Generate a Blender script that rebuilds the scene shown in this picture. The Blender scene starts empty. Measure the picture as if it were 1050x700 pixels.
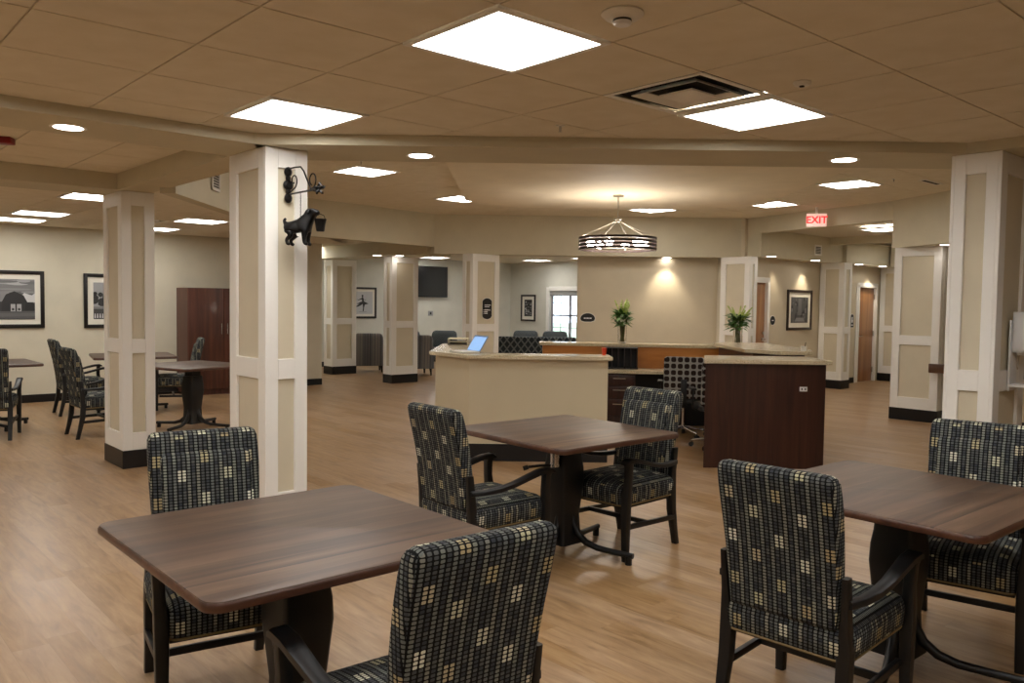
import bpy, bmesh, math, random
from mathutils import Vector, Matrix
random.seed(7)
S = bpy.context.scene
COL = S.collection
PI = math.pi
TH = 0.7261                       # the building's grid is turned by this angle
CT, ST = math.cos(TH), math.sin(TH)
def W(p, q):                      # building grid (p, q) -> world (x, y)
    return (CT*p - ST*q, ST*p + CT*q)
def PQ(pts): return [W(*a) for a in pts]

# ------------------------------------------------------------------ materials
def rgb(r, g, b):
    f = lambda c: ((c/255+0.055)/1.055)**2.4 if c/255 > 0.04045 else c/255/12.92
    return (f(r), f(g), f(b), 1)
def mat(name, col, rough=0.6, metal=0.0, spec=0.5, emit=None, es=0.0, coat=0.0, trans=0.0):
    m = bpy.data.materials.new(name); m.use_nodes = True
    b = m.node_tree.nodes['Principled BSDF']
    b.inputs['Base Color'].default_value = col
    b.inputs['Roughness'].default_value = rough
    b.inputs['Metallic'].default_value = metal
    b.inputs['Specular IOR Level'].default_value = spec
    b.inputs['Coat Weight'].default_value = coat
    b.inputs['Transmission Weight'].default_value = trans
    if emit:
        b.inputs['Emission Color'].default_value = emit
        b.inputs['Emission Strength'].default_value = es
    return m
class NT:
    def __init__(s, m): s.m = m; s.t = m.node_tree; s.n = s.t.nodes; s.l = s.t.links; s.b = s.n['Principled BSDF']
    def val(s, sock, v):
        if isinstance(v, (int, float)): sock.default_value = v
        elif isinstance(v, tuple): sock.default_value = v
        else: s.l.new(v, sock)
    def math(s, op, a, b=0.0, c=None):
        n = s.n.new('ShaderNodeMath'); n.operation = op
        s.val(n.inputs[0], a); s.val(n.inputs[1], b)
        if c is not None: s.val(n.inputs[2], c)
        return n.outputs[0]
    def mix(s, f, a, b, t='MIX'):
        n = s.n.new('ShaderNodeMix'); n.data_type = 'RGBA'; n.blend_type = t
        s.val(n.inputs[0], f); s.val(n.inputs[6], a); s.val(n.inputs[7], b)
        return n.outputs[2]
    def coord(s, kind='Object'):
        return s.n.new('ShaderNodeTexCoord').outputs[kind]
    def mapping(s, v, scale=(1,1,1), rot=(0,0,0), loc=(0,0,0)):
        n = s.n.new('ShaderNodeMapping'); s.l.new(v, n.inputs[0])
        n.inputs['Scale'].default_value = scale; n.inputs['Rotation'].default_value = rot; n.inputs['Location'].default_value = loc
        return n.outputs[0]
    def noise(s, v, scale, detail=3, rough=0.5, dist=0.0):
        n = s.n.new('ShaderNodeTexNoise'); s.l.new(v, n.inputs['Vector'])
        n.inputs['Scale'].default_value = scale; n.inputs['Detail'].default_value = detail
        n.inputs['Roughness'].default_value = rough; n.inputs['Distortion'].default_value = dist
        return n.outputs[0]
    def white(s, x, y=0.0):
        c = s.n.new('ShaderNodeCombineXYZ'); s.val(c.inputs[0], x); s.val(c.inputs[1], y)
        n = s.n.new('ShaderNodeTexWhiteNoise'); n.noise_dimensions = '3D'; s.l.new(c.outputs[0], n.inputs['Vector'])
        return n.outputs['Value']
    def ramp(s, f, stops):
        n = s.n.new('ShaderNodeValToRGB'); s.l.new(f, n.inputs[0])
        e = n.color_ramp.elements
        while len(e) < len(stops): e.new(0.5)
        for i, (p, c) in enumerate(stops): e[i].position = p; e[i].color = c
        return n.outputs[0]
    def sep(s, v):
        n = s.n.new('ShaderNodeSeparateXYZ'); s.l.new(v, n.inputs[0]); return n.outputs
    def bump(s, h, strength=0.2, dist=0.002):
        n = s.n.new('ShaderNodeBump'); n.inputs['Strength'].default_value = strength; n.inputs['Distance'].default_value = dist
        s.l.new(h, n.inputs['Height']); s.l.new(n.outputs[0], s.b.inputs['Normal'])
    def base(s, c): s.l.new(c, s.b.inputs['Base Color'])

def paint(name, col, var=0.04, rough=0.7, scale=3.0):
    m = mat(name, col, rough, spec=0.3); t = NT(m)
    n = t.noise(t.coord(), scale, 4)
    d = tuple(c*(1-var) for c in col[:3])+(1,); e = tuple(min(1, c*(1+var)) for c in col[:3])+(1,)
    t.base(t.ramp(n, [(0.3, d), (0.7, e)]))
    t.bump(t.noise(t.coord(), 260, 2), 0.05, 0.001)
    return m

M = {}
M['wall']    = paint('wall_paint', rgb(208, 201, 180))
M['wall_w']  = paint('warm_wall_paint', rgb(202, 190, 165))
M['wall_lobby'] = paint('lobby_wall_paint', rgb(208, 206, 194))  # lighter copy of the wall paint, stands in for brighter lobby light
M['soffit']  = paint('soffit_paint', rgb(200, 191, 166))
M['gyp']     = paint('ceiling_paint', rgb(230, 218, 194))
M['white']   = paint('trim_paint', rgb(238, 235, 228), 0.015, 0.45)
M['panel']   = paint('column_panel_paint', rgb(212, 202, 178), 0.03)
M['desk_cream'] = paint('desk_panel_paint', rgb(206, 193, 164), 0.02)
M['black_base'] = mat('black_vinyl_base', rgb(15, 13, 14), 0.4)
M['plate']   = mat('ivory_plastic', rgb(226, 222, 212), 0.4)
M['white_pl'] = mat('white_plastic', rgb(232, 232, 232), 0.35)
M['chrome']  = mat('chrome', rgb(210, 210, 212), 0.15, 1.0)
M['nickel']  = mat('brushed_nickel', rgb(176, 170, 158), 0.3, 1.0)
M['black']   = mat('black_paint', rgb(10, 10, 11), 0.45)
M['iron']    = mat('cast_iron', rgb(9, 8, 8), 0.38, spec=0.3)
M['legs']    = mat('black_stained_wood', rgb(13, 13, 14), 0.42)
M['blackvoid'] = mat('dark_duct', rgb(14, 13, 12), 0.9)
M['red_dev'] = mat('red_alarm_plastic', rgb(130, 14, 16), 0.4)
M['screen']  = mat('dark_screen', rgb(8, 10, 16), 0.12, spec=0.6)
M['bluescreen'] = mat('lit_screen', rgb(120, 160, 210), 0.2, emit=rgb(150, 190, 240), es=0.7)
M['paper']   = mat('paper', rgb(238, 238, 236), 0.8)
M['mount']   = mat('picture_mount', rgb(226, 222, 208), 0.8)
M['frame']   = mat('picture_frame_black', rgb(22, 18, 17), 0.35)
M['frame_br'] = mat('picture_frame_brown', rgb(40, 24, 18), 0.35)
M['glass']   = mat('clear_glass', (1, 1, 1, 1), 0.02, trans=1.0)
M['leaf']    = mat('leaf_green', rgb(70, 108, 44), 0.5)
M['leaf_l']  = mat('leaf_light', rgb(168, 190, 92), 0.5)
M['petal']   = mat('petal_white', rgb(232, 234, 214), 0.6)
M['stem']    = mat('stem_green', rgb(84, 92, 40), 0.6)
M['red_glow'] = mat('exit_letter_red', rgb(230, 20, 20), 0.4, emit=rgb(255, 24, 20), es=1.6)
M['exit_face'] = mat('exit_face', rgb(240, 215, 205), 0.4, emit=rgb(255, 214, 200), es=0.45)
M['redcup']  = mat('orange_red_plastic', rgb(205, 62, 28), 0.4)
M['gold']    = mat('welt_gold', rgb(120, 100, 60), 0.6)
M['ring']    = mat('chandelier_bronze', rgb(44, 27, 20), 0.35, 0.4)
WARM = (1.0, 0.90, 0.76, 1)
M['lens']    = mat('troffer_lens', (0.9, 0.9, 0.9, 1), 0.5, emit=(1.0, 0.975, 0.94, 1), es=14.5)
M['dl_lens'] = mat('downlight_lens', (0.9, 0.9, 0.9, 1), 0.5, emit=(1.0, 0.92, 0.84, 1), es=16)
M['bulb']    = mat('frosted_bulb', (0.9, 0.9, 0.9, 1), 0.5, emit=(1.0, 0.90, 0.84, 1), es=30)
M['opal']    = mat('opal_diffuser', rgb(240, 215, 180), 0.5, emit=(1.0, 0.80, 0.55, 1), es=0.8)

def m_tile():
    m = mat('ceiling_tile', rgb(226, 216, 196), 0.9, spec=0.1); t = NT(m)
    o = t.coord()
    t.base(t.ramp(t.noise(o, 6, 4), [(0.3, rgb(222, 212, 190)), (0.7, rgb(230, 221, 202))]))
    t.bump(t.noise(o, 180, 3), 0.25, 0.0015)
    return m
M['tile'] = m_tile()
M['tbar'] = mat('ceiling_grid', rgb(206, 196, 174), 0.6)

def m_floor():
    m = mat('plank_floor', rgb(160, 125, 85), 0.38, spec=0.45); t = NT(m)
    v = t.mapping(t.coord(), (1, 1, 1), (0, 0, -TH))
    x, y, z = t.sep(v)            # planks run along y (building d2), 0.152 wide, 1.22 long
    row = t.math('FLOOR', t.math('DIVIDE', x, 0.152))
    off = t.math('MULTIPLY', t.white(row), 1.22)
    yy = t.math('DIVIDE', t.math('ADD', y, off), 1.22)
    idx = t.math('FLOOR', yy)
    h = t.white(row, idx)
    c = t.n.new('ShaderNodeCombineXYZ'); t.l.new(t.math('MULTIPLY', x, 1.0), c.inputs[0]); t.l.new(t.math('MULTIPLY', y, 0.13), c.inputs[1]); t.l.new(t.math('MULTIPLY', h, 9.0), c.inputs[2])
    g1 = t.noise(c.outputs[0], 22, 5, 0.6, 0.6)
    g2 = t.noise(c.outputs[0], 90, 3, 0.6)
    cb = t.ramp(g1, [(0.28, rgb(131, 102, 70)), (0.48, rgb(162, 130, 95)), (0.72, rgb(183, 154, 117))])
    cb = t.mix(t.math('MULTIPLY', g2, 0.28), cb, rgb(120, 94, 66))
    hb = t.math('MULTIPLY', t.math('SUBTRACT', h, 0.5), 0.22)
    cc = t.n.new('ShaderNodeBrightContrast'); t.l.new(cb, cc.inputs[0]); t.l.new(t.math('MULTIPLY', hb, 0.35), cc.inputs[1])
    fx = t.math('FRACT', t.math('DIVIDE', x, 0.152)); fy = t.math('FRACT', yy)
    seam = t.math('MAXIMUM', t.math('LESS_THAN', fx, 0.012), t.math('LESS_THAN', fy, 0.002))
    t.base(t.mix(t.math('MULTIPLY', seam, 0.35), cc.outputs[0], rgb(96, 70, 48)))
    r = t.math('ADD', t.math('MULTIPLY', g1, 0.15), 0.24); t.l.new(r, t.b.inputs['Roughness'])
    t.bump(g2, 0.06, 0.001)
    return m
M['floor'] = m_floor()

def m_wood(name, c0, c1, c2, axis='x', rough=0.35, scale=8, coat=0.1, plank=0.0):
    m = mat(name, c1, rough, coat=coat); t = NT(m)
    x, y, z = t.sep(t.coord())
    c = t.n.new('ShaderNodeCombineXYZ')
    k = {'x': (0.07, 1, 1), 'y': (1, 0.07, 1), 'z': (1, 1, 0.05)}[axis]
    for i, s_ in enumerate((x, y, z)): t.l.new(t.math('MULTIPLY', s_, k[i]), c.inputs[i])
    src = c.outputs[0]
    if plank:
        a = t.math('FLOOR', t.math('DIVIDE', y if axis == 'x' else x, plank))
        h = t.white(a)
        c2_ = t.n.new('ShaderNodeVectorMath'); c2_.operation = 'ADD'; t.l.new(src, c2_.inputs[0])
        cx = t.n.new('ShaderNodeCombineXYZ'); t.l.new(t.math('MULTIPLY', h, 5.0), cx.inputs[0]); t.l.new(cx.outputs[0], c2_.inputs[1]); src = c2_.outputs[0]
    g = t.noise(src, scale, 6, 0.62, 0.8)
    g2 = t.noise(src, scale*7, 3, 0.6)
    col = t.ramp(g, [(0.3, c0), (0.5, c1), (0.72, c2)])
    col = t.mix(t.math('MULTIPLY', g2, 0.35), col, c0)
    if plank: col = t.mix(t.math('MULTIPLY', h, 0.22), col, c0)
    t.base(col)
    return m
M['table'] = m_wood('walnut_laminate', rgb(46, 32, 25), rgb(84, 62, 46), rgb(120, 94, 72), 'x', 0.42, 9, 0.0, 0.09)
M['table_edge'] = m_wood('walnut_edge', rgb(58, 34, 24), rgb(88, 54, 38), rgb(110, 74, 52), 'x', 0.35, 9)
M['mahog'] = m_wood('dark_mahogany', rgb(40, 20, 15), rgb(60, 31, 23), rgb(76, 42, 31), 'z', 0.35, 14)
M['cabinet'] = m_wood('cherry_cabinet', rgb(56, 28, 19), rgb(84, 44, 30), rgb(106, 60, 42), 'z', 0.4, 12)
M['door'] = m_wood('maple_door', rgb(122, 82, 52), rgb(156, 110, 72), rgb(180, 134, 92), 'z', 0.35, 5)
M['orange'] = m_wood('honey_backboard', rgb(158, 96, 38), rgb(188, 122, 52), rgb(206, 142, 70), 'x', 0.4, 6)

def m_counter():
    m = mat('speckled_counter', rgb(206, 192, 160), 0.25, coat=0.3); t = NT(m)
    o = t.coord(); n = t.noise(o, 120, 3, 0.7)
    t.base(t.ramp(n, [(0.36, rgb(150, 132, 104)), (0.46, rgb(205, 190, 158)), (0.66, rgb(224, 212, 184))]))
    return m
M['counter'] = m_counter()

def m_fabric(name, pu, pv, kind):
    m = mat(name, rgb(60, 60, 56), 0.85, spec=0.2); t = NT(m)
    u, v, _ = t.sep(t.coord('UV'))
    if kind == 'grid':            # woven columns of small rounded cells, scattered light blocks
        cu = t.math('DIVIDE', u, pu); cv = t.math('DIVIDE', v, pv)
        iu = t.math('FLOOR', cu); iv = t.math('FLOOR', cv)
        fu = t.math('ABSOLUTE', t.math('SUBTRACT', t.math('FRACT', cu), 0.5)); fv = t.math('ABSOLUTE', t.math('SUBTRACT', t.math('FRACT', cv), 0.5))
        d = t.math('POWER', t.math('ADD', t.math('POWER', t.math('DIVIDE', fu, 0.35), 4.0), t.math('POWER', t.math('DIVIDE', fv, 0.37), 4.0)), 0.25)
        cell = t.math('LESS_THAN', d, 1.0)
        g = t.math('FLOOR', t.math('DIVIDE', iu, 5.0)); k = t.math('FLOORED_MODULO', iu, 5.0)
        inb = t.math('LESS_THAN', k, 1.5)
        sh = t.math('ADD', iv, t.math('MULTIPLY', t.math('FLOORED_MODULO', g, 2.0), 5.0))
        sh = t.math('ADD', sh, t.math('FLOOR', t.math('MULTIPLY', t.white(g, 3.3), 2.0)))
        rb = t.math('FLOOR', t.math('DIVIDE', sh, 14.0)); rk = t.math('FLOORED_MODULO', sh, 14.0)
        blk = t.math('MULTIPLY', inb, t.math('LESS_THAN', rk, 3.5))
        hb = t.white(g, rb)
        hi = t.ramp(hb, [(0.0, rgb(204, 204, 184)), (0.33, rgb(182, 180, 148)), (0.6, rgb(164, 146, 106)), (1.0, rgb(220, 222, 206))])
        hc = t.white(iu, t.math('FLOOR', t.math('DIVIDE', iv, 7.0)))
        mid = t.ramp(hc, [(0.0, rgb(124, 127, 116)), (0.5, rgb(96, 100, 99)), (1.0, rgb(142, 140, 124))])
        hd = t.white(iu, iv)
        dark = t.ramp(hd, [(0.0, rgb(52, 55, 62)), (1.0, rgb(90, 92, 90))])
        isd = t.math('MAXIMUM', inb, t.math('LESS_THAN', t.math('ABSOLUTE', t.math('SUBTRACT', k, 3.0)), 0.4))
        c = t.mix(isd, mid, dark)
        c = t.mix(blk, c, hi)
        c = t.mix(cell, rgb(13, 13, 14), c)
    elif kind == 'dots':          # big dark squares on a pale ground
        fu = t.math('ABSOLUTE', t.math('SUBTRACT', t.math('FRACT', t.math('DIVIDE', u, pu)), 0.5)); fv = t.math('ABSOLUTE', t.math('SUBTRACT', t.math('FRACT', t.math('DIVIDE', v, pv)), 0.5))
        d = t.math('ADD', t.math('POWER', t.math('DIVIDE', fu, 0.38), 3.0), t.math('POWER', t.math('DIVIDE', fv, 0.38), 3.0))
        c = t.mix(t.math('LESS_THAN', d, 1.0), rgb(150, 148, 142), rgb(46, 36, 34))
    elif kind == 'diamond':
        a = t.math('ADD', t.math('DIVIDE', u, pu), t.math('DIVIDE', v, pv)); b = t.math('SUBTRACT', t.math('DIVIDE', u, pu), t.math('DIVIDE', v, pv))
        fa = t.math('ABSOLUTE', t.math('SUBTRACT', t.math('FRACT', a), 0.5)); fb = t.math('ABSOLUTE', t.math('SUBTRACT', t.math('FRACT', b), 0.5))
        mx = t.math('MAXIMUM', fa, fb)
        c = t.mix(t.math('GREATER_THAN', mx, 0.38), rgb(44, 52, 58), rgb(112, 116, 116))
    else:                         # stripes
        h = t.white(t.math('FLOOR', t.math('DIVIDE', u, pu)))
        c = t.ramp(h, [(0.0, rgb(78, 78, 82)), (0.6, rgb(112, 112, 112)), (1.0, rgb(138, 132, 126))])
    t.base(c)
    return m
M['fabric'] = m_fabric('woven_grid_fabric', 0.0192, 0.0124, 'grid')
M['dots'] = m_fabric('squares_fabric', 0.078, 0.078, 'dots')
M['diamond'] = m_fabric('diamond_fabric', 0.155, 0.20, 'diamond')
M['fleck'] = m_fabric('fleck_fabric', 0.05, 0.04, 'diamond')
M['stripe'] = m_fabric('striped_upholstery', 0.022, 0.1, 'stripe')

# ------------------------------------------------------------------ geometry helpers
def NB(): return bmesh.new()
def box(bm, c, s, mi=0, bev=0.0, seg=2, rot=None):
    r = bmesh.ops.create_cube(bm, size=1.0)
    vs = r['verts']
    mt = Matrix.Diagonal((s[0], s[1], s[2], 1))
    if rot is not None: mt = rot.to_4x4() @ mt
    mt = Matrix.Translation(c) @ mt
    bmesh.ops.transform(bm, matrix=mt, verts=vs)
    fs = set(f for v in vs for f in v.link_faces)
    for f in fs: f.material_index = mi
    if bev > 0:
        es = list(set(e for v in vs for e in v.link_edges))
        r2 = bmesh.ops.bevel(bm, geom=es, offset=bev, segments=seg, profile=0.6, affect='EDGES')
        for f in r2['faces']: f.material_index = mi
def prism(bm, poly, z0, z1, mi=0):
    a = [bm.verts.new((x, y, z0)) for x, y in poly]; b = [bm.verts.new((x, y, z1)) for x, y in poly]
    n = len(poly); fs = [bm.faces.new(a[::-1]), bm.faces.new(b)]
    for i in range(n): fs.append(bm.faces.new((a[i], a[(i+1) % n], b[(i+1) % n], b[i])))
    for f in fs: f.material_index = mi
    return fs
def tube(bm, pts, r, n=8, mi=0, cap=True, flat=1.0):
    pts = [Vector(p) for p in pts]; rs = r if isinstance(r, (list, tuple)) else [r]*len(pts)
    up = Vector((0, 0, 1)); rings = []
    t0 = (pts[1]-pts[0]).normalized()
    if abs(t0.dot(up)) > 0.95: up = Vector((0, 1, 0))
    s = t0.cross(up).normalized()
    for i, p in enumerate(pts):
        t = (pts[min(i+1, len(pts)-1)]-pts[max(i-1, 0)]).normalized()
        s = (s - t*s.dot(t)).normalized(); w = s.cross(t)
        rings.append([bm.verts.new(p + (s*math.cos(2*PI*k/n) + w*math.sin(2*PI*k/n)*flat)*rs[i]) for k in range(n)])
    for i in range(len(rings)-1):
        for k in range(n):
            f = bm.faces.new((rings[i][k], rings[i][(k+1) % n], rings[i+1][(k+1) % n], rings[i+1][k])); f.material_index = mi
    if cap:
        for rr in (rings[0][::-1], rings[-1]): bm.faces.new(rr).material_index = mi
def lathe(bm, prof, n=24, o=(0, 0, 0), mi=0):
    rings = []
    for r, z in prof:
        rings.append([bm.verts.new((o[0]+r*math.cos(2*PI*k/n), o[1]+r*math.sin(2*PI*k/n), o[2]+z)) for k in range(n)])
    for i in range(len(rings)-1):
        for k in range(n):
            bm.faces.new((rings[i][k], rings[i][(k+1) % n], rings[i+1][(k+1) % n], rings[i+1][k])).material_index = mi
    bm.faces.new(rings[0][::-1]).material_index = mi; bm.faces.new(rings[-1]).material_index = mi
def loft(bm, secs, mi=0):          # list of closed point loops
    rings = [[bm.verts.new(p) for p in s] for s in secs]; n = len(rings[0])
    for i in range(len(rings)-1):
        for k in range(n):
            bm.faces.new((rings[i][k], rings[i][(k+1) % n], rings[i+1][(k+1) % n], rings[i+1][k])).material_index = mi
    bm.faces.new(rings[0][::-1]).material_index = mi; bm.faces.new(rings[-1]).material_index = mi
def rrect(w, d, r, n=4, cx=0, cy=0):
    out = []
    for sx, sy, a0 in ((1, 1, 0), (-1, 1, PI/2), (-1, -1, PI), (1, -1, 3*PI/2)):
        for k in range(n+1):
            a = a0 + PI/2*k/n
            out.append((cx+sx*(w/2-r)+r*math.cos(a), cy+sy*(d/2-r)+r*math.sin(a)))
    return out
def obj(name, bm, mats, parent=None, smooth=35, uv=False, loc=None, rot=None):
    me = bpy.data.meshes.new(name)
    bmesh.ops.recalc_face_normals(bm, faces=bm.faces)
    if uv:
        ul = bm.loops.layers.uv.verify()
        for f in bm.faces:
            n = f.normal; ax = max(range(3), key=lambda i: abs(n[i])*(1.15 if i == 1 else 1))
            for l in f.loops:
                c = l.vert.co
                l[ul].uv = (c.y+7.3, c.z+5) if ax == 0 else ((c.x+5, c.z+5) if ax == 1 else (c.x+5, c.y+5))
    bm.to_mesh(me); bm.free()
    if smooth:
        for p in me.polygons: p.use_smooth = True
        me.set_sharp_from_angle(angle=math.radians(smooth))
    if not isinstance(mats, (list, tuple)): mats = [mats]
    for m in mats: me.materials.append(m if not isinstance(m, str) else M[m])
    o = bpy.data.objects.new(name, me); COL.objects.link(o)
    if parent is not None: o.parent = parent
    if loc is not None: o.location = loc
    if rot is not None: o.rotation_euler = rot if isinstance(rot, tuple) else (0, 0, rot)
    return o
def tag(o, label=None, cat=None, group=None, kind=None):
    if label: o['label'] = label
    if cat: o['category'] = cat
    if group: o['group'] = group
    if kind: o['kind'] = kind
    return o
def thing(name, label, cat, loc=(0, 0, 0), rz=0.0, group=None, kind=None):
    o = bpy.data.objects.new(name, None); COL.objects.link(o); o.empty_display_size = 0.1
    o.location = loc; o.rotation_euler = (0, 0, rz)
    return tag(o, label, cat, group, kind)
def struct(name, bm, m, parent=None, **k):
    o = obj(name, bm, m, parent, **k)
    if parent is None: o['kind'] = 'structure'
    return o
def dup(root, loc, rz, label, group=None):
    r = root.copy(); COL.objects.link(r); r.location = loc; r.rotation_euler = (0, 0, rz)
    r['label'] = label
    if group: r['group'] = group
    def rec(a, b):
        for ch in list(a.children):
            c = ch.copy(); COL.objects.link(c); c.parent = b; c.matrix_parent_inverse = ch.matrix_parent_inverse; rec(ch, c)
    rec(root, r)
    return r
def sharp(p): return p

# ------------------------------------------------------------------ levels
Z_MAIN, Z_COF, Z_LOW, Z_HI, Z_COR = 2.677, 2.76, 2.74, 3.18, 2.92
Z_BEAM = 2.609
RX = (-4.5, 12.35); RQ = (-4.5, 14.2)

# ------------------------------------------------------------------ floor, roof
bm = NB(); prism(bm, PQ([(-5, -5), (20, -5), (20, 19), (-5, 19)]), -0.1, 0.0); struct('floor', bm, 'floor', smooth=0)
bm = NB(); prism(bm, PQ([(-5, -5), (20, -5), (20, 19), (-5, 19)]), 3.42, 3.55); struct('ceiling_slab', bm, 'gyp', smooth=0)

# ------------------------------------------------------------------ ceilings made of separate tegular tiles
def clip(poly, conv):
    out = poly
    n = len(conv)
    for i in range(n):
        a, b = conv[i], conv[(i+1) % n]; inp = out; out = []
        if not inp: return []
        def side(p): return (b[0]-a[0])*(p[1]-a[1])-(b[1]-a[1])*(p[0]-a[0])
        for j in range(len(inp)):
            P, Q = inp[j], inp[(j+1) % len(inp)]; sp, sq = side(P), side(Q)
            if sp >= 0: out.append(P)
            if (sp >= 0) != (sq >= 0):
                t = sp/(sp-sq); out.append((P[0]+(Q[0]-P[0])*t, P[1]+(Q[1]-P[1])*t))
    return out
def area(p): return 0.5*sum(p[i][0]*p[(i+1) % len(p)][1]-p[(i+1) % len(p)][0]*p[i][1] for i in range(len(p)))
P0, Q0, TS = 3.158, 3.503, 0.61
def tiled(name, polys, z, skip=(), P0=P0, Q0=Q0):
    """backing grid plus one slab per tile, hanging 7 mm below the grid, 9 mm apart"""
    bm = NB()
    for poly in polys:
        if area(poly) < 0: poly = poly[::-1]
        b = [bm.verts.new((x, y, z+0.05)) for x, y in poly]; f = bm.faces.new(b); f.material_index = 1
        ps = [(CT*x+ST*y, -ST*x+CT*y) for x, y in poly]
        i0 = math.floor((min(p for p, q in ps)-P0)/TS); i1 = math.ceil((max(p for p, q in ps)-P0)/TS)
        j0 = math.floor((min(q for p, q in ps)-Q0)/TS); j1 = math.ceil((max(q for p, q in ps)-Q0)/TS)
        for i in range(i0, i1):
            for j in range(j0, j1):
                if (i, j) in skip: continue
                c = clip([(P0+i*TS, Q0+j*TS), (P0+(i+1)*TS, Q0+j*TS), (P0+(i+1)*TS, Q0+(j+1)*TS), (P0+i*TS, Q0+(j+1)*TS)], ps)
                if len(c) > 2 and abs(area(c)) > 1e-5: bm.faces.new([bm.verts.new((*W(a_, b_), z+0.007)) for a_, b_ in c]).material_index = 1
                g = 0.0045
                p0, p1 = P0+i*TS+g, P0+(i+1)*TS-g; q0, q1 = Q0+j*TS+g, Q0+(j+1)*TS-g
                c = clip([(p0, q0), (p1, q0), (p1, q1), (p0, q1)], ps)
                if len(c) < 3 or abs(area(c)) < 0.002: continue
                prism(bm, PQ(c), z, z+0.006, 0)
    return struct(name, bm, ['tile', 'tbar'], smooth=0)
def YCUT(x): return 5.33
# dining ceiling: p < 5.70, q < 5.09, Y < 5.33
def xy_on_p(p, Y): return ((p-ST*Y)/CT, Y)
def xy_on_q(q, Y): return ((CT*Y-q)/ST, Y)
mainpoly = [W(-4.5, -4.5), W(5.70, -4.5), xy_on_p(5.70, 5.33), xy_on_q(5.09, 5.33), W(-4.5, 5.09)]
# fixtures on the dining grid: cell (a, b) spans p from P0-(a+1)TS .. and q from Q0-(b+1)TS
def cell(a, b): return (-a-1, -b-1)
TROF = [(1, 1), (1, -2), (-2, 1), (4, -2), (-2, 4), (1, 4), (4, 1), (4, 4), (1, 7), (7, 1), (10, 4), (7, 7)]  # trailing cells: unseen lights continuing the grid, added for floor bounce
VENT = [(-1, 1)]
tiled('ceiling_dining', [mainpoly], Z_MAIN, skip=set(cell(*c) for c in TROF+VENT))
COFTROF = [(-5, 5), (-8, 5), (-11, 5)]  # unseen coffer lights, added to brighten the second column
tiled('ceiling_coffer', [PQ([(-4.5, 5.66), (2.39, 5.66), (2.39, 8.22), (-4.5, 8.22)])], Z_COF, skip=set(COFTROF))
OCT = [(-1.69, 5.93), (3.41, 5.93), (5.83, 8.08), (5.80, 10.9), (5.56, 12.17), (4.2, 14.9), (-1.42, 14.9), (-3.17, 12.8), (-3.05, 7.55)]
OCT_L = OCT
# lights that sit in the lower or raised ceilings are given by world centre
HI_L = [(-1.875, 10.1), (4.41, 10.8), (4.13, 13.05), (-1.0, 12.75), (1.97, 13.85), (-1.75, 7.9), (4.4, 8.3), (1.0, 6.5), (2.6, 6.5)]  # trailing entries are unseen lights, added to brighten the station floor
LEFT_L = [(2.55, 9.6), (2.55, 12.0), (2.55, 13.3), (4.38, 11.45), (4.38, 13.3), (0.1, 12.0), (-2.3, 12.0), (0.1, 9.6), (-2.3, 9.6)]  # trailing entries: unseen lights added to lift the left side
LOW_L = [(0.6, 19.4), (0.8, 22.0), (-1.7, 21.3), (-1.9, 19.0), (2.1, 20.6), (3.3, 19.0), (2.2, 17.6), (-5.3, 19.3), (-4.3, 17.3)]  # entries behind the station wall and near column are added, unseen, to brighten the lobby
Z_LEFT, P0L, Q0L = 2.68, 2.245, 9.295
def snap(x, y):
    p, q = CT*x+ST*y, -ST*x+CT*y
    i, j = math.floor((p-P0)/TS), math.floor((q-Q0)/TS)
    return i, j
def snapH(x, y): return math.floor((CT*x+ST*y-3.218)/TS), math.floor((-ST*x+CT*y-3.57)/TS)
def cellH(i, j): return W(3.218+(i+0.5)*TS, 3.57+(j+0.5)*TS)
hi_cells = [snapH(*c) for c in HI_L]; low_cells = [snap(*c) for c in LOW_L]
left_cells = [(math.floor((p-P0L)/TS), math.floor((q-Q0L)/TS)) for p, q in LEFT_L]
def cellL(i, j): return W(P0L+(i+0.5)*TS, Q0L+(j+0.5)*TS)
LVENT = (math.floor((3.5-P0L)/TS), math.floor((11.9-Q0L)/TS))
def cellc(i, j): return W(P0+(i+0.5)*TS, Q0+(j+0.5)*TS)
tiled('ceiling_raised', [OCT], Z_HI, skip=set(hi_cells), P0=3.218, Q0=3.57)
lowpolys = [PQ([(-4.5, 8.75), (2.66, 8.75), (2.66, 14.2), (-4.5, 14.2)]),
            [(-3.05, 7.55), W(2.66, 8.2), W(2.66, 14.2), W(8.3, 14.2), (-3.17, 12.8)],
            [W(8.3, 14.2), W(7.6, 18.0), W(15.9, 18.0), W(15.9, 10.54), (1.25, 15.2)],
            [(-3.17, 12.8), W(8.3, 14.2), (1.25, 15.2), (1.25, 14.9), (-1.42, 14.9)],
            PQ([(6.25, -4.5), (12.35, -4.5), (12.35, 2.17), (6.25, 2.17)]),
            [(5.83, 8.08), W(12.35, 2.1), W(12.35, 5.3), (5.83, 12.4)]]
tiled('ceiling_left', lowpolys[:2], Z_LEFT, skip=set(left_cells+[LVENT]), P0=P0L, Q0=Q0L)
tiled('ceiling_lower', lowpolys[2:], Z_LOW, skip=set(low_cells))
corpoly = [(4.2, 14.9), (5.6, 12.2), W(12.5, 5.3), W(18.45, 5.3), W(18.45, 8.4), W(12.6, 8.4)]
COR_L = snap(6.05, 13.95)
tiled('ceiling_corridor', [corpoly], Z_COR, skip={COR_L, snap(*W(16.9, 6.7))})
# smooth gypsum field above the nurse station
bm = NB(); prism(bm, [(-0.76, 7.2), (3.62, 7.2), (3.72, 12.4), (2.9, 13.2), (0.1, 13.2), (-0.72, 12.4)], Z_HI-0.055, Z_HI+0.02); struct('ceiling_gypsum_field', bm, 'gyp', smooth=0)

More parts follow.
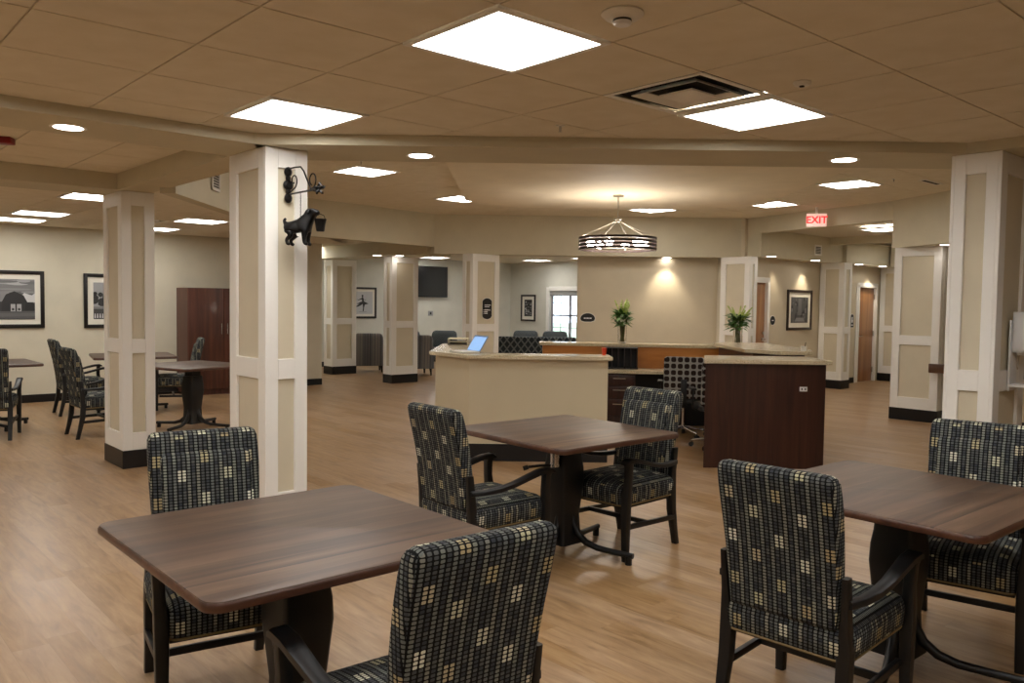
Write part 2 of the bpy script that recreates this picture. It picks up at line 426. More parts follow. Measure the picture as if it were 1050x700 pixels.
# ------------------------------------------------------------------ beams and bulkheads
def beam(name, poly, z0, z1=3.42, m='soffit'):
    bm = NB(); prism(bm, poly, z0, z1); return struct(name, bm, m, smooth=0)
qf = xy_on_q(5.09, 5.33); pf = xy_on_p(5.70, 5.33)
beam('beam_front', [qf, pf, xy_on_p(6.27, 5.93) if False else (3.55, 5.93), (-1.8, 5.93)], Z_BEAM)
beam('beam_near_left', PQ([(-4.5, 5.09), (2.55, 5.09), (2.55, 5.66), (-4.5, 5.66)]), Z_BEAM)
beam('beam_left', PQ([(2.37, 5.09), (2.67, 5.09), (2.67, 8.77), (2.37, 8.77)]), Z_BEAM+0.001)
beam('beam_far_left', PQ([(-4.5, 8.2), (2.60, 8.2), (2.60, 8.77), (-4.5, 8.77)]), Z_BEAM+0.002)
beam('beam_right', PQ([(5.70, -4.5), (6.27, -4.5), (6.27, 2.17), (5.70, 2.17)]), Z_BEAM+0.001)
beam('beam_front_right', [(3.0, 5.6), W(12.35, 2.17), W(12.35, 1.9), W(5.9, 1.7)], Z_BEAM+0.003)
def offs(a, b, t):                 # strip from a to b, t outward (right-hand side)
    dx, dy = b[0]-a[0], b[1]-a[1]; L = math.hypot(dx, dy); nx, ny = dy/L*t, -dx/L*t
    return [a, b, (b[0]+nx, b[1]+ny), (a[0]+nx, a[1]+ny)]
def bulk(name, a, b, z0, t=0.14, z1=3.42): return beam(name, offs(a, b, t), z0, z1)
beam('bulkhead_left', [(-3.05, 7.5), (-3.17, 12.83), (-3.31, 12.83), (-3.19, 7.5)], 2.56)
beam('bulkhead_back_left', [(-3.17, 12.8), (-1.42, 14.9), (-1.52, 15.0), (-3.30, 12.88)], 2.60)
beam('bulkhead_back', [(-1.42, 14.9), (4.2, 14.9), (4.25, 15.05), (-1.50, 15.05)], 2.475)
beam('bulkhead_exit', [(4.2, 14.9), (5.56, 12.17), (5.70, 12.25), (4.30, 15.0)], Z_COR-0.02)
beam('bulkhead_right', [(5.55, 12.17), (5.80, 10.9), (5.83, 8.08), (6.1, 8.08), (6.3, 11.4), W(12.55, 5.36)], 2.49)
# beam over the lobby columns
beam('beam_lobby', [(-4.4, 17.9), (-3.93, 18.3), (-2.42, 16.55), (-1.2, 15.9), (-1.6, 15.4), (-2.55, 15.85)], 2.49, 2.80)
beam('beam_lobby_centre', [(-1.5, 15.06), (-0.73, 15.06), (0.0, 15.35), (1.25, 15.3), (1.25, 15.05)], 2.475, 2.80)
# corridor bulkheads along the picture wall
beam('bulkhead_corridor', [(4.352, 14.60), W(15.96, 8.03), W(15.96, 8.40), W(13.2, 8.40), (4.195, 14.93)], 2.49)
beam('bulkhead_corridor_far', PQ([(15.94, 7.95), (18.45, 7.95), (18.45, 8.40), (15.94, 8.40)]), 2.491)
beam('bulkhead_corridor_end', PQ([(17.8, 5.3), (18.45, 5.3), (18.45, 7.9), (17.8, 7.9)]), 2.495)
beam('bulkhead_corridor_step', PQ([(15.4, 5.3), (15.6, 5.3), (15.6, 8.04), (15.4, 8.04)]), 2.83)

# ------------------------------------------------------------------ walls
def wall(name, poly, z1=3.42, m='wall', z0=0.0):
    bm = NB(); prism(bm, poly, z0, z1); return struct(name, bm, m, smooth=0)
def baseb(name, poly, h=0.12):
    bm = NB(); prism(bm, poly, 0, h); return struct(name, bm, 'black_base', smooth=0)
wall('wall_left', PQ([(-4.6, 14.2), (7.75, 14.2), (7.75, 14.35), (-4.6, 14.35)]))
baseb('baseboard_left', PQ([(-4.5, 14.185), (7.75, 14.185), (7.75, 14.2), (-4.5, 14.2)]))
wall('wall_step', PQ([(7.6, 14.35), (7.75, 14.35), (7.75, 18.0), (7.6, 18.0)]), m='wall_lobby')
wall('wall_lobby_left', PQ([(7.6, 18.0), (16.05, 18.0), (16.05, 18.15), (7.6, 18.15)]), m='wall_lobby')
baseb('baseboard_lobby', PQ([(7.75, 17.985), (15.9, 17.985), (15.9, 18.0), (7.75, 18.0)]))
# window wall with an opening q 14.95..16.38, z 0.62..1.95
WQ0, WQ1, WZ0, WZ1 = 14.95, 16.38, 0.62, 1.95
bm = NB()
prism(bm, PQ([(15.9, 10.4), (16.05, 10.4), (16.05, WQ0), (15.9, WQ0)]), 0, 3.42)
prism(bm, PQ([(15.9, WQ1), (16.05, WQ1), (16.05, 18.0), (15.9, 18.0)]), 0, 3.42)
prism(bm, PQ([(15.9, WQ0), (16.05, WQ0), (16.05, WQ1), (15.9, WQ1)]), 0, WZ0)
prism(bm, PQ([(15.9, WQ0), (16.05, WQ0), (16.05, WQ1), (15.9, WQ1)]), WZ1, 3.42)
struct('wall_window', bm, 'wall_lobby', smooth=0)
wall('wall_lobby_right', PQ([(11.25, 10.40), (16.05, 10.40), (16.05, 10.54), (11.25, 10.54)]))
wall('wall_station', [(1.19, 15.2), (4.2, 15.2), (4.2, 15.35), (1.19, 15.35)], m='wall_w')
wall('wall_station_return', PQ([(12.9, 8.5), (13.05, 8.5), (13.05, 10.4), (12.9, 10.4)]))
# corridor wall with two door openings
D1 = (12.95, 13.74); D2 = (17.28, 18.14); DZ = 2.09
bm = NB()
for a, b in ((13.74, 17.28), (18.14, 18.6)): prism(bm, PQ([(a, 8.35), (b, 8.35), (b, 8.5), (a, 8.5)]), 0, 3.42)
for a, b in (D1, D2): prism(bm, PQ([(a, 8.35), (b, 8.35), (b, 8.5), (a, 8.5)]), DZ, 3.42)
struct('wall_corridor', bm, 'wall_w', smooth=0)
for a, b in (D1, D2): wall('wall_behind_door', PQ([(a-0.05, 8.5), (b+0.05, 8.5), (b+0.05, 8.6), (a-0.05, 8.6)]), 2.3)  # added unseen slabs, stop outside light leaking in around the doors
wall('wall_corridor_end', PQ([(18.45, 5.2), (18.6, 5.2), (18.6, 8.35), (18.45, 8.35)]), m='wall_w')
wall('wall_corridor_right', PQ([(12.5, 5.2), (18.45, 5.2), (18.45, 5.3), (12.5, 5.3)]), m='wall_w')
wall('wall_right', PQ([(12.35, -4.6), (12.5, -4.6), (12.5, 5.3), (12.35, 5.3)]), m='wall_w')
baseb('baseboard_right', PQ([(12.335, -4.5), (12.35, -4.5), (12.35, 4.55), (12.335, 4.55)]))
wall('wall_rear', PQ([(-4.5, -4.6), (12.35, -4.6), (12.35, -4.5), (-4.5, -4.5)]))
wall('wall_rear_left', PQ([(-4.6, -4.6), (-4.5, -4.6), (-4.5, 14.2), (-4.6, 14.2)]))
baseb('baseboard_corridor', PQ([(13.7, 8.335), (17.2, 8.335), (17.2, 8.35), (13.7, 8.35)]))

# ------------------------------------------------------------------ window
wn = bpy.data.objects.new('window_1', None); COL.objects.link(wn); wn['kind'] = 'structure'
wn.location = (*W(15.9, (WQ0+WQ1)/2), WZ0); wn.rotation_euler = (0, 0, TH)
hw = (WQ1-WQ0)/2; hh = WZ1-WZ0
bm = NB()
for s in (-1, 1): box(bm, (-0.01, s*(hw+0.05), hh/2), (0.03, 0.11, hh+0.2), bev=0.004)
box(bm, (-0.01, 0, hh+0.06), (0.032, 2*hw, 0.12), bev=0.004); box(bm, (-0.03, 0, -0.03), (0.10, 2*hw+0.24, 0.035), bev=0.005)
struct('window_casing', bm, 'white', wn)
bm = NB()
for s in (-1, 1): box(bm, (0.10, s*(hw-0.025), hh/2), (0.05, 0.05, hh))
for z in (0.025, hh/2, hh-0.025): box(bm, (0.10, 0, z), (0.05, 2*hw, 0.045))
box(bm, (0.10, 0.0, hh/2), (0.05, 0.06, hh))
for y in (-hw/2, hw/2): box(bm, (0.10, y, hh/2), (0.02, 0.015, hh))
for z in (hh*0.25, hh*0.75): box(bm, (0.10, 0, z), (0.02, 2*hw, 0.015))
struct('window_sash', bm, mat('sash_paint', rgb(150, 146, 150), 0.5), wn)
bm = NB(); box(bm, (0.10, 0, hh/2), (0.004, 2*hw-0.04, hh-0.04)); struct('window_pane', bm, 'glass', wn, smooth=0)
bm = NB(); box(bm, (0.03, 0, hh-0.07), (0.04, 2*hw-0.02, 0.14), bev=0.01); struct('roller_blind', bm, mat('blind_fabric', rgb(150, 150, 146), 0.8), wn)

# outdoors beyond the window
bm = NB(); prism(bm, [(-30, 25.5), (60, 25.5), (60, 90), (-30, 90)], -0.6, -0.5); tag(struct('ground_outside', bm, mat('lawn', rgb(150, 160, 130), 0.9)), None)

# ------------------------------------------------------------------ doors
def door(name, p0, p1, handle_side, labelnum):
    d = bpy.data.objects.new(name, None); COL.objects.link(d); d['kind'] = 'structure'
    d.location = (*W(p0, 8.35), 0); d.rotation_euler = (0, 0, TH); w = p1-p0
    bm = NB(); box(bm, (w/2, 0.045, DZ/2-0.008), (w-0.09, 0.045, DZ-0.03), bev=0.003); struct('door_leaf', bm, 'door', d)
    bm = NB()
    for s in (0.022, w-0.022): box(bm, (s, 0.02, DZ/2), (0.05, 0.12, DZ), bev=0.003)
    box(bm, (w/2, 0.02, DZ-0.02), (w, 0.12, 0.05), bev=0.003)
    for s in (-0.025, w+0.025): box(bm, (s, -0.012, DZ/2+0.02), (0.06, 0.022, DZ+0.06), bev=0.003)
    box(bm, (w/2, -0.012, DZ+0.025), (w+0.11, 0.022, 0.06), bev=0.003)
    struct('door_frame', bm, 'panel' if False else 'white', d)
    hx = 0.11 if handle_side < 0 else w-0.11
    bm = NB(); tube(bm, [(hx, 0.02, 1.0), (hx, -0.045, 1.0)], 0.012); tube(bm, [(hx, -0.045, 1.0), (hx-handle_side*0.11, -0.05, 1.0)], 0.009)
    tube(bm, [(hx, 0.022, 1.0), (hx, 0.012, 1.0)], 0.034, 16); struct('door_handle', bm, 'chrome', d)
    bm = NB(); tube(bm, [(hx, 0.022, 1.12), (hx, 0.0, 1.12)], 0.03, 16); struct('deadbolt', bm, 'chrome', d)
    for z in (0.25, 1.05, 1.85):
        bm = NB(); box(bm, (0.045 if handle_side > 0 else w-0.045, 0.012, z), (0.022, 0.03, 0.11)); struct('hinge', bm, 'nickel', d)
    return d
door('door_1', *D2, -1, 1)
door('door_2', *D1, 1, 2)

# ------------------------------------------------------------------ panelled columns
def column(p, q, lp, lq, z1, label, group='white panelled columns'):
    x, y = W(p, q)
    t = thing('panelled_column', label, 'column', (x, y, 0), TH, group, 'structure')
    bm = NB(); box(bm, (lp/2, lq/2, (z1+0.03)/2), (lp-0.04, lq-0.04, z1-0.03)); struct('panel', bm, 'panel', t, smooth=0)
    bm = NB()
    th = 0.022
    for (L, ax) in ((lp, 'x'), (lq, 'y')):
        st = 0.11 if L > 0.45 else 0.09
        for side in (0, 1):
            def fb(u0, u1, z0, z1_):
                off = (lq if ax == 'x' else lp)
                w = 0.0 if side == 0 else off-th
                if ax == 'x': box(bm, ((u0+u1)/2, w+th/2, (z0+z1_)/2), (u1-u0, th, z1_-z0), bev=0.003, seg=1)
                else: box(bm, (w+th/2, (u0+u1)/2, (z0+z1_)/2), (th, u1-u0, z1_-z0), bev=0.003, seg=1)
            e = 0.0 if ax == 'x' else th-0.001
            fb(e, st, 0.17, z1); fb(L-st, L-e, 0.17, z1)
            fb(st-0.002, L-st+0.002, 0.17, 0.335); fb(st-0.002, L-st+0.002, 1.09, 1.225); fb(st-0.002, L-st+0.002, z1-0.13, z1)
    struct('trim', bm, 'white', t)
    bm = NB(); box(bm, (lp/2, lq/2, 0.0855), (lp+0.012, lq+0.012, 0.171), bev=0.004, seg=1); struct('base_trim', bm, 'black_base', t)
    return t
column(2.37, 5.09, 0.30, 0.57, Z_BEAM, 'white panelled column with the iron bracket and dog hanging on it')
column(2.40, 8.20, 0.30, 0.57, Z_BEAM, 'white panelled column in front of the barn picture wall and left dining tables')
column(8.98, 15.98, 0.59, 0.38, 2.49, 'farther of the two white panelled columns beside the dancer picture, its left')
column(8.95, 13.62, 0.62, 0.30, 2.49, 'white panelled column between the dancer picture and the wall television')
column(9.22, 11.45, 0.62, 0.30, 2.475, 'white panelled column with the black directory sign behind the cream desk')
column(12.68, 8.06, 0.24, 0.60, 2.48, 'white panelled column right of the tan station wall, behind the vase of flowers', )
column(15.63, 7.83, 0.33, 0.50, 2.49, 'white panelled column between the framed print and the far wood door')
column(12.16, 4.68, 0.20, 0.66, 2.49, 'white panelled column with wood handrail end, right of the corridor')
column(5.73, 1.87, 0.57, 0.30, Z_BEAM, 'nearest white panelled column on the right, holding the hand sanitizer dispenser')
# wainscot pilaster at the corridor's end
column(18.28, 7.30, 0.17, 1.02, 2.495, 'white panelled pilaster right of the far wood door at the corridor end')

# ------------------------------------------------------------------ ceiling fixtures
def mk_troffer(label, group, x, y, z):
    t = thing('ceiling_light', label, 'light', (x, y, z), TH, group)
    bm = NB(); h = TS/2-0.004
    for s in (-1, 1):
        box(bm, (s*(h-0.014), 0, 0.006), (0.028, 2*h, 0.03)); box(bm, (0, s*(h-0.014), 0.006), (2*h-0.056, 0.028, 0.03))
    obj('frame', bm, 'white', t, smooth=0)
    bm = NB(); box(bm, (0, 0, 0.008), (2*h-0.05, 2*h-0.05, 0.008)); obj('diffuser', bm, 'lens', t, smooth=0)
    return t
tl = None
tnames = {(1, 1): 'largest lit square ceiling light, nearest above the tables', (1, -2): 'lit square ceiling light above the nearest column with the iron bracket',
          (-2, 1): 'lit square ceiling light beside the black air diffuser', (4, -2): 'lit square ceiling light cut by the left edge of the photo'}
def troffer(x, y, z, label, group):
    global tl
    if tl is None: tl = mk_troffer(label, group, x, y, z); return tl
    return dup(tl, (x, y, z), TH, label, group)
for (a, b) in TROF:
    i, j = cell(a, b); x, y = cellc(i, j)
    troffer(x, y, Z_MAIN, tnames.get((a, b), 'square ceiling light out of view behind the camera'), 'square lights in the dining ceiling')
for c_ in COFTROF: troffer(*cellc(*c_), Z_COF, 'square light in the left coffer, outside the frame', 'square lights in the dining ceiling')
hl = ['lit square light in the raised ceiling, left of the round downlight', 'lit square light in the raised ceiling near the right column',
      'lit square light in the raised ceiling just above the exit sign', 'lit square light at the left edge of the smooth raised ceiling', 'thin-looking lit square light just behind the chandelier stem']+['square light in the raised ceiling, hidden from view by the front beam']*4
for k, (i, j) in enumerate(hi_cells): troffer(*cellH(i, j), Z_HI, hl[k], 'square lights in the raised ceiling')
ll = ['lit square light right above the second column top, nearest of the left ones', 'middle lit square light above the barn picture', 'farthest lit square light above the barn picture, cut by the left edge',
      'lit square light between the two left columns', 'lit square light nearest the cherry cabinet wall, beside the second column']+['square light over the far left dining area, out of the frame']*4
for k, (i, j) in enumerate(left_cells): troffer(*cellL(i, j), Z_LEFT, ll[k], 'square lights over the left dining area')
ll = ['near lit square light above the lobby sofa', 'far lit square light above the lobby sofa', 'far lit square light beside the wall television', 'near lit square light beside the wall television', 'lit square lobby light hidden behind the tan station wall']*3+['square lobby light hidden behind the nearest left column']*2  # labels repeat onto the added unseen lights
for k, (i, j) in enumerate(low_cells): troffer(*cellc(i, j), Z_LOW, ll[k], 'square lights in the lobby ceiling')
troffer(*cellc(*snap(*W(16.9, 6.7))), Z_COR, 'square light deep in the corridor ceiling, hidden by the dropped beam', 'square lights in the lobby ceiling')  # unseen fixture added to brighten the dark corridor end
troffer(*cellc(*COR_L), Z_COR, 'lit square light in the corridor ceiling right of the exit sign', 'square lights in the lobby ceiling')

dl0 = None
def downlight(x, y, z, label, spot=0.0, r=0.085):
    global dl0
    if dl0 is None:
        dl0 = thing('downlight', label, 'light', (x, y, z), 0, 'round recessed downlights')
        bm = NB(); lathe(bm, [(0.072, -0.001), (0.098, -0.004), (0.10, 0.0), (0.10, 0.003), (0.072, 0.003)], 28); obj('trim_ring', bm, 'white', dl0)
        bm = NB(); lathe(bm, [(0.0005, -0.0035), (0.078, -0.0035), (0.078, 0.001), (0.0005, 0.001)], 28); obj('lens', bm, 'dl_lens', dl0, smooth=0)
        o = dl0
    else: o = dup(dl0, (x, y, z), 0, label)
    if spot:
        L = bpy.data.lights.new('downlight_lamp', 'SPOT'); L.energy = spot; L.spot_size = math.radians(78); L.spot_blend = 0.7
        L.shadow_soft_size = 0.05; L.color = (1, 0.86, 0.66)
        lo = bpy.data.objects.new('lamp', L); COL.objects.link(lo); lo.parent = o; lo.location = (0, 0, -0.02)
    return o
downlight(-2.62, 4.90, Z_BEAM, 'round downlight in the left beam beside the red alarm')
downlight(-0.64, 5.68, Z_BEAM, 'round downlight in the front beam, left of the chandelier')
downlight(2.22, 5.62, Z_BEAM, 'round downlight in the front beam, right of the chandelier')
downlight(2.80, 14.99 if False else 15.12, 2.47, 'round downlight washing the tan wall behind the station', 0)
for x, y, z, lb in ((4.55, 14.62, 2.49, 'round downlight nearest the column left of the corridor print'), (5.72, 15.70, 2.49, 'round downlight lighting the wall above the corridor print'),
                    (7.05, 16.9, 2.49, 'round downlight just left of the far wood door'), (7.82, 17.55, 2.49, 'round downlight above the far wood door'),
                    (5.92, 11.35, 2.49, 'round downlight under the bulkhead beside the near right column'),
                    (-2.62, 16.0, 2.49, 'round downlight between the lobby columns, left one'), (-2.2, 16.05, 2.49, 'round downlight between the lobby columns, right one'),
                    (-4.35, 18.2, 2.74, 'round downlight beside the hanging bucket, far lobby'), (-3.3, 8.6, 2.68, 'small round downlight between the two left columns'), (0.77, 17.6, 2.74, 'round downlight in the lobby ceiling near the station')):
    downlight(x, y, z, lb)
def wash(x, y, z, tx, ty, tz, e, size=50):
    L = bpy.data.lights.new('wall_wash_lamp', 'SPOT'); L.energy = e; L.spot_size = math.radians(size); L.spot_blend = 0.8; L.shadow_soft_size = 0.04; L.color = (1, 0.87, 0.68)
    o = bpy.data.objects.new('wall_wash_lamp', L); COL.objects.link(o); o.location = (x, y, z)
    o.rotation_euler = (Vector((tx, ty, tz))-Vector((x, y, z))).to_track_quat('-Z', 'Y').to_euler()
wash(2.80, 14.98, 2.44, 2.80, 15.22, 1.3, 36, 84)
wash(*W(13.9, 8.12), 2.46, *W(13.9, 8.36), 1.5, 14, 62)
wash(*W(14.95, 8.12), 2.46, *W(14.95, 8.36), 1.2, 32, 76)
wash(*W(17.72, 8.10), 2.46, *W(17.72, 8.36), 1.2, 22, 76)

# air diffuser, black openings between two nested frames
x, y = cellc(*cell(-1, 1))
def diffuser(x, y, z, label, name='air_diffuser'):
    t = thing(name, label, 'vent', (x, y, z), TH, 'ceiling air diffusers')
    bm = NB()
    def fr(a, b, z0, z1):
        for s in (-1, 1):
            for ax in (0, 1):
                pts = [(a*s, -a, z0), (a*s, a, z0), (b*s, b, z1), (b*s, -b, z1)] if ax == 0 else [(-a, a*s, z0), (a, a*s, z0), (b, b*s, z1), (-b, b*s, z1)]
                lo = [bm.verts.new(p) for p in pts]; hi_ = [bm.verts.new((p[0], p[1], p[2]+0.004)) for p in pts]
                bm.faces.new(lo); bm.faces.new(hi_[::-1])
                for k in range(4): bm.faces.new((lo[k], lo[(k+1) % 4], hi_[(k+1) % 4], hi_[k]))
    fr(0.30, 0.265, -0.002, 0.0); fr(0.20, 0.165, -0.004, 0.02)
    obj('louver', bm, 'white', t, smooth=0)
    bm = NB(); box(bm, (0, 0, -0.002), (0.20, 0.20, 0.008)); obj('centre_panel', bm, 'white', t, smooth=0)
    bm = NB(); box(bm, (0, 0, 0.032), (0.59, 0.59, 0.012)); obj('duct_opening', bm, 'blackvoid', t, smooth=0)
    return t
diffuser(x, y, Z_MAIN, 'square air diffuser with black slots beside a lit ceiling light')
diffuser(*cellL(*LVENT), Z_LEFT, 'dark-slotted air diffuser above the left dining area')

# smoke detector, sensor, sprinklers, alarm
t = thing('smoke_detector', 'round ivory smoke detector on the ceiling right of the largest light', 'smoke detector', (0.385, 3.055, Z_MAIN))
bm = NB(); lathe(bm, [(0.075, 0), (0.078, -0.008), (0.062, -0.022), (0.05, -0.026), (0.0005, -0.026)], 32); obj('base', bm, 'plate', t)
bm = NB(); lathe(bm, [(0.032, -0.026), (0.034, -0.04), (0.028, -0.046), (0.0005, -0.047)], 24); obj('sensor_head', bm, 'white_pl', t)
bm = NB(); lathe(bm, [(0.034, -0.0265), (0.0345, -0.030), (0.034, -0.0335)], 24); obj('slot_band', bm, 'black', t)
t = thing('ceiling_sensor', 'small round sensor on the ceiling above the right-hand square light', 'sensor', (1.35, 3.95, Z_MAIN))
bm = NB(); lathe(bm, [(0.04, 0), (0.042, -0.006), (0.034, -0.018), (0.0005, -0.02)], 24); obj('cover', bm, 'plate', t)
bm = NB(); lathe(bm, [(0.012, -0.018), (0.012, -0.024), (0.0005, -0.026)], 12); obj('lens', bm, 'black', t)
def sprinkler(x, y, z, label):
    t = thing('ceiling_sprinkler', label, 'sprinkler', (x, y, z), 0, 'ceiling sprinklers')
    bm = NB(); lathe(bm, [(0.028, 0), (0.026, -0.006), (0.0005, -0.006)], 20); obj('plate', bm, 'plate', t)
    bm = NB(); lathe(bm, [(0.007, -0.004), (0.006, -0.035), (0.0005, -0.036)], 10); lathe(bm, [(0.0005, -0.036), (0.014, -0.038), (0.0005, -0.04)], 12); obj('head', bm, 'nickel', t)
sprinkler(0.27, 4.98, Z_MAIN, 'small sprinkler head in the dining ceiling near the front beam')
sprinkler(-1.72, 9.35, Z_HI, 'small sprinkler head in the raised ceiling at the left')
sprinkler(4.6, 10.1, Z_HI, 'small sprinkler head in the raised ceiling at the right')
t = thing('fire_alarm', 'dark red fire alarm on the ceiling at the far left edge', 'fire alarm', (-3.70, 6.02, Z_COF), 0.2)
bm = NB(); box(bm, (0, 0, -0.025), (0.15, 0.10, 0.05), bev=0.012); obj('body', bm, 'red_dev', t)
bm = NB(); box(bm, (-0.04, 0, -0.06), (0.05, 0.05, 0.03), bev=0.008); obj('strobe', bm, 'white_pl', t)
# slot grille in raised ceiling
t = thing('slot_grille', 'narrow slot grille in the raised ceiling near the right column', 'vent', (5.15, 10.3, Z_HI), TH)
bm = NB(); box(bm, (0, 0, -0.003), (0.5, 0.1, 0.01)); obj('frame', bm, 'plate', t)
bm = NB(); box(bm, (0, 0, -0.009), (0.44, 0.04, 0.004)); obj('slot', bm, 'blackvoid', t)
def grille(loc, rz, w, h, label):
    t = thing('wall_grille', label, 'vent', loc, rz, 'return air grilles')
    bm = NB()
    for s in (-1, 1): box(bm, (s*(w/2-0.012), -0.006, 0), (0.024, 0.012, h)); box(bm, (0, -0.006, s*(h/2-0.012)), (w-0.05, 0.012, 0.024))
    obj('frame', bm, 'plate', t, smooth=0)
    bm = NB(); k = int(h/0.03)
    for i in range(k): box(bm, (0, -0.005, -h/2+0.03+i*(h-0.06)/max(1, k-1)), (w-0.05, 0.010, 0.006), rot=Matrix.Rotation(0.6, 3, 'X'))
    obj('louver', bm, 'plate', t, smooth=0)
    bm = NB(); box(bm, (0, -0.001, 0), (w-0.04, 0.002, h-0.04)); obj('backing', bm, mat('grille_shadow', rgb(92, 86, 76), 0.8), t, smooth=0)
grille((*W(14.95, 8.03), 2.70), TH, 0.26, 0.20, 'small square air grille on the corridor bulkhead near the exit sign')
grille((-3.065, 8.55, 2.83), PI/2+0.02, 0.24, 0.22, 'small air grille high up beside the nearest left column')

# exit sign
a = W(0, 0)
ex, ey = 4.90, 13.86
t = thing('exit_sign', 'lit red EXIT sign hanging on the bulkhead', 'exit sign', (4.77, 13.1, 3.0), -0.2)
bm = NB(); box(bm, (0, 0, -0.02), (0.30, 0.05, 0.20), bev=0.006); obj('housing', bm, 'exit_face', t)
cu = bpy.data.curves.new('lettering', 'FONT'); cu.body = 'EXIT'; cu.size = 0.155; cu.align_x = 'CENTER'; cu.align_y = 'CENTER'; cu.extrude = 0.002; cu.offset = 0.003
tmp = bpy.data.objects.new('tmp', cu); COL.objects.link(tmp); bpy.context.view_layer.update(); me = bpy.data.meshes.new_from_object(tmp.evaluated_get(bpy.context.evaluated_depsgraph_get())); bpy.data.objects.remove(tmp)
o = bpy.data.objects.new('lettering', me); COL.objects.link(o); o.parent = t; o.location = (0, -0.028, -0.022); o.rotation_euler = (PI/2, 0, 0); me.materials.clear(); me.materials.append(M['red_glow'])
bm = NB(); tube(bm, [(0, 0, 0.07), (0, 0, 0.18)], 0.02, 12); obj('canopy', bm, 'plate', t)

# ------------------------------------------------------------------ chandelier
t = thing('chandelier', 'round bronze ring chandelier with glowing bulbs above the nurse station', 'chandelier', (1.45, 11.55, Z_HI-0.055))
zc = Z_HI-0.055
bm = NB(); lathe(bm, [(0.0005, 0), (0.075, 0), (0.075, -0.022), (0.0005, -0.026)], 24); obj('canopy', bm, 'nickel', t)
bm = NB(); tube(bm, [(0, 0, -0.02), (0, 0, 2.78-zc)], 0.008); obj('stem', bm, 'nickel', t)
bm = NB(); lathe(bm, [(0.0005, 2.80-zc), (0.055, 2.80-zc), (0.055, 2.785-zc), (0.02, 2.77-zc), (0.035, 2.755-zc), (0.0005, 2.745-zc)], 20); obj('hub', bm, 'nickel', t)
R = 0.535
for k in range(6):
    a = 2*PI*k/6+0.06
    bm = NB(); tube(bm, [(0.04*math.cos(a), 0.04*math.sin(a), 2.76-zc), (R*math.cos(a), R*math.sin(a), 2.535-zc)], 0.0032, 6); obj('suspension_rod', bm, 'nickel', t)
for k, zz in enumerate((2.525, 2.477, 2.429, 2.381)):
    bm = NB(); lathe(bm, [(R-0.012, zz-0.016-zc), (R+0.006, zz-0.016-zc), (R+0.006, zz+0.016-zc), (R-0.012, zz+0.016-zc), (R-0.012, zz-0.016-zc)], 64)
    for f in [f for f in bm.faces if len(f.verts) > 8]: bm.faces.remove(f)
    obj('ring_band', bm, 'ring', t)
for k in range(12):
    a = 2*PI*k/12+0.06; 
    if k % 2 == 0:
        bm = NB(); tube(bm, [(R*math.cos(a), R*math.sin(a), 2.535-zc), (R*math.cos(a), R*math.sin(a), 2.36-zc)], 0.006, 6); obj('ring_post', bm, 'nickel', t)
bm = NB()
for k in range(3):
    a = 2*PI*k/6+0.35; tube(bm, [(R*math.cos(a), R*math.sin(a), 2.39-zc), (-R*math.cos(a), -R*math.sin(a), 2.39-zc)], 0.006, 6)
obj('cross_bar', bm, 'nickel', t)
for k in range(6):
    a = 2*PI*k/6+0.1; cx, cy = 0.38*math.cos(a), 0.38*math.sin(a)
    bm = NB(); lathe(bm, [(0.0005, -0.055), (0.038, -0.042), (0.058, -0.012), (0.058, 0.012), (0.038, 0.042), (0.0005, 0.055)], 16, (cx, cy, 2.455-zc)); b = obj('bulb', bm, 'bulb', t)
    bm = NB(); tube(bm, [(cx, cy, 2.41-zc), (cx, cy, 2.388-zc)], 0.02, 10); obj('socket', bm, 'nickel', b)
L = bpy.data.lights.new('chandelier_lamp', 'POINT'); L.energy = 32; L.shadow_soft_size = 0.3; L.color = (1, 0.88, 0.72)
o = bpy.data.objects.new('lamp', L); COL.objects.link(o); o.parent = t; o.location = (0, 0, 2.46-zc)

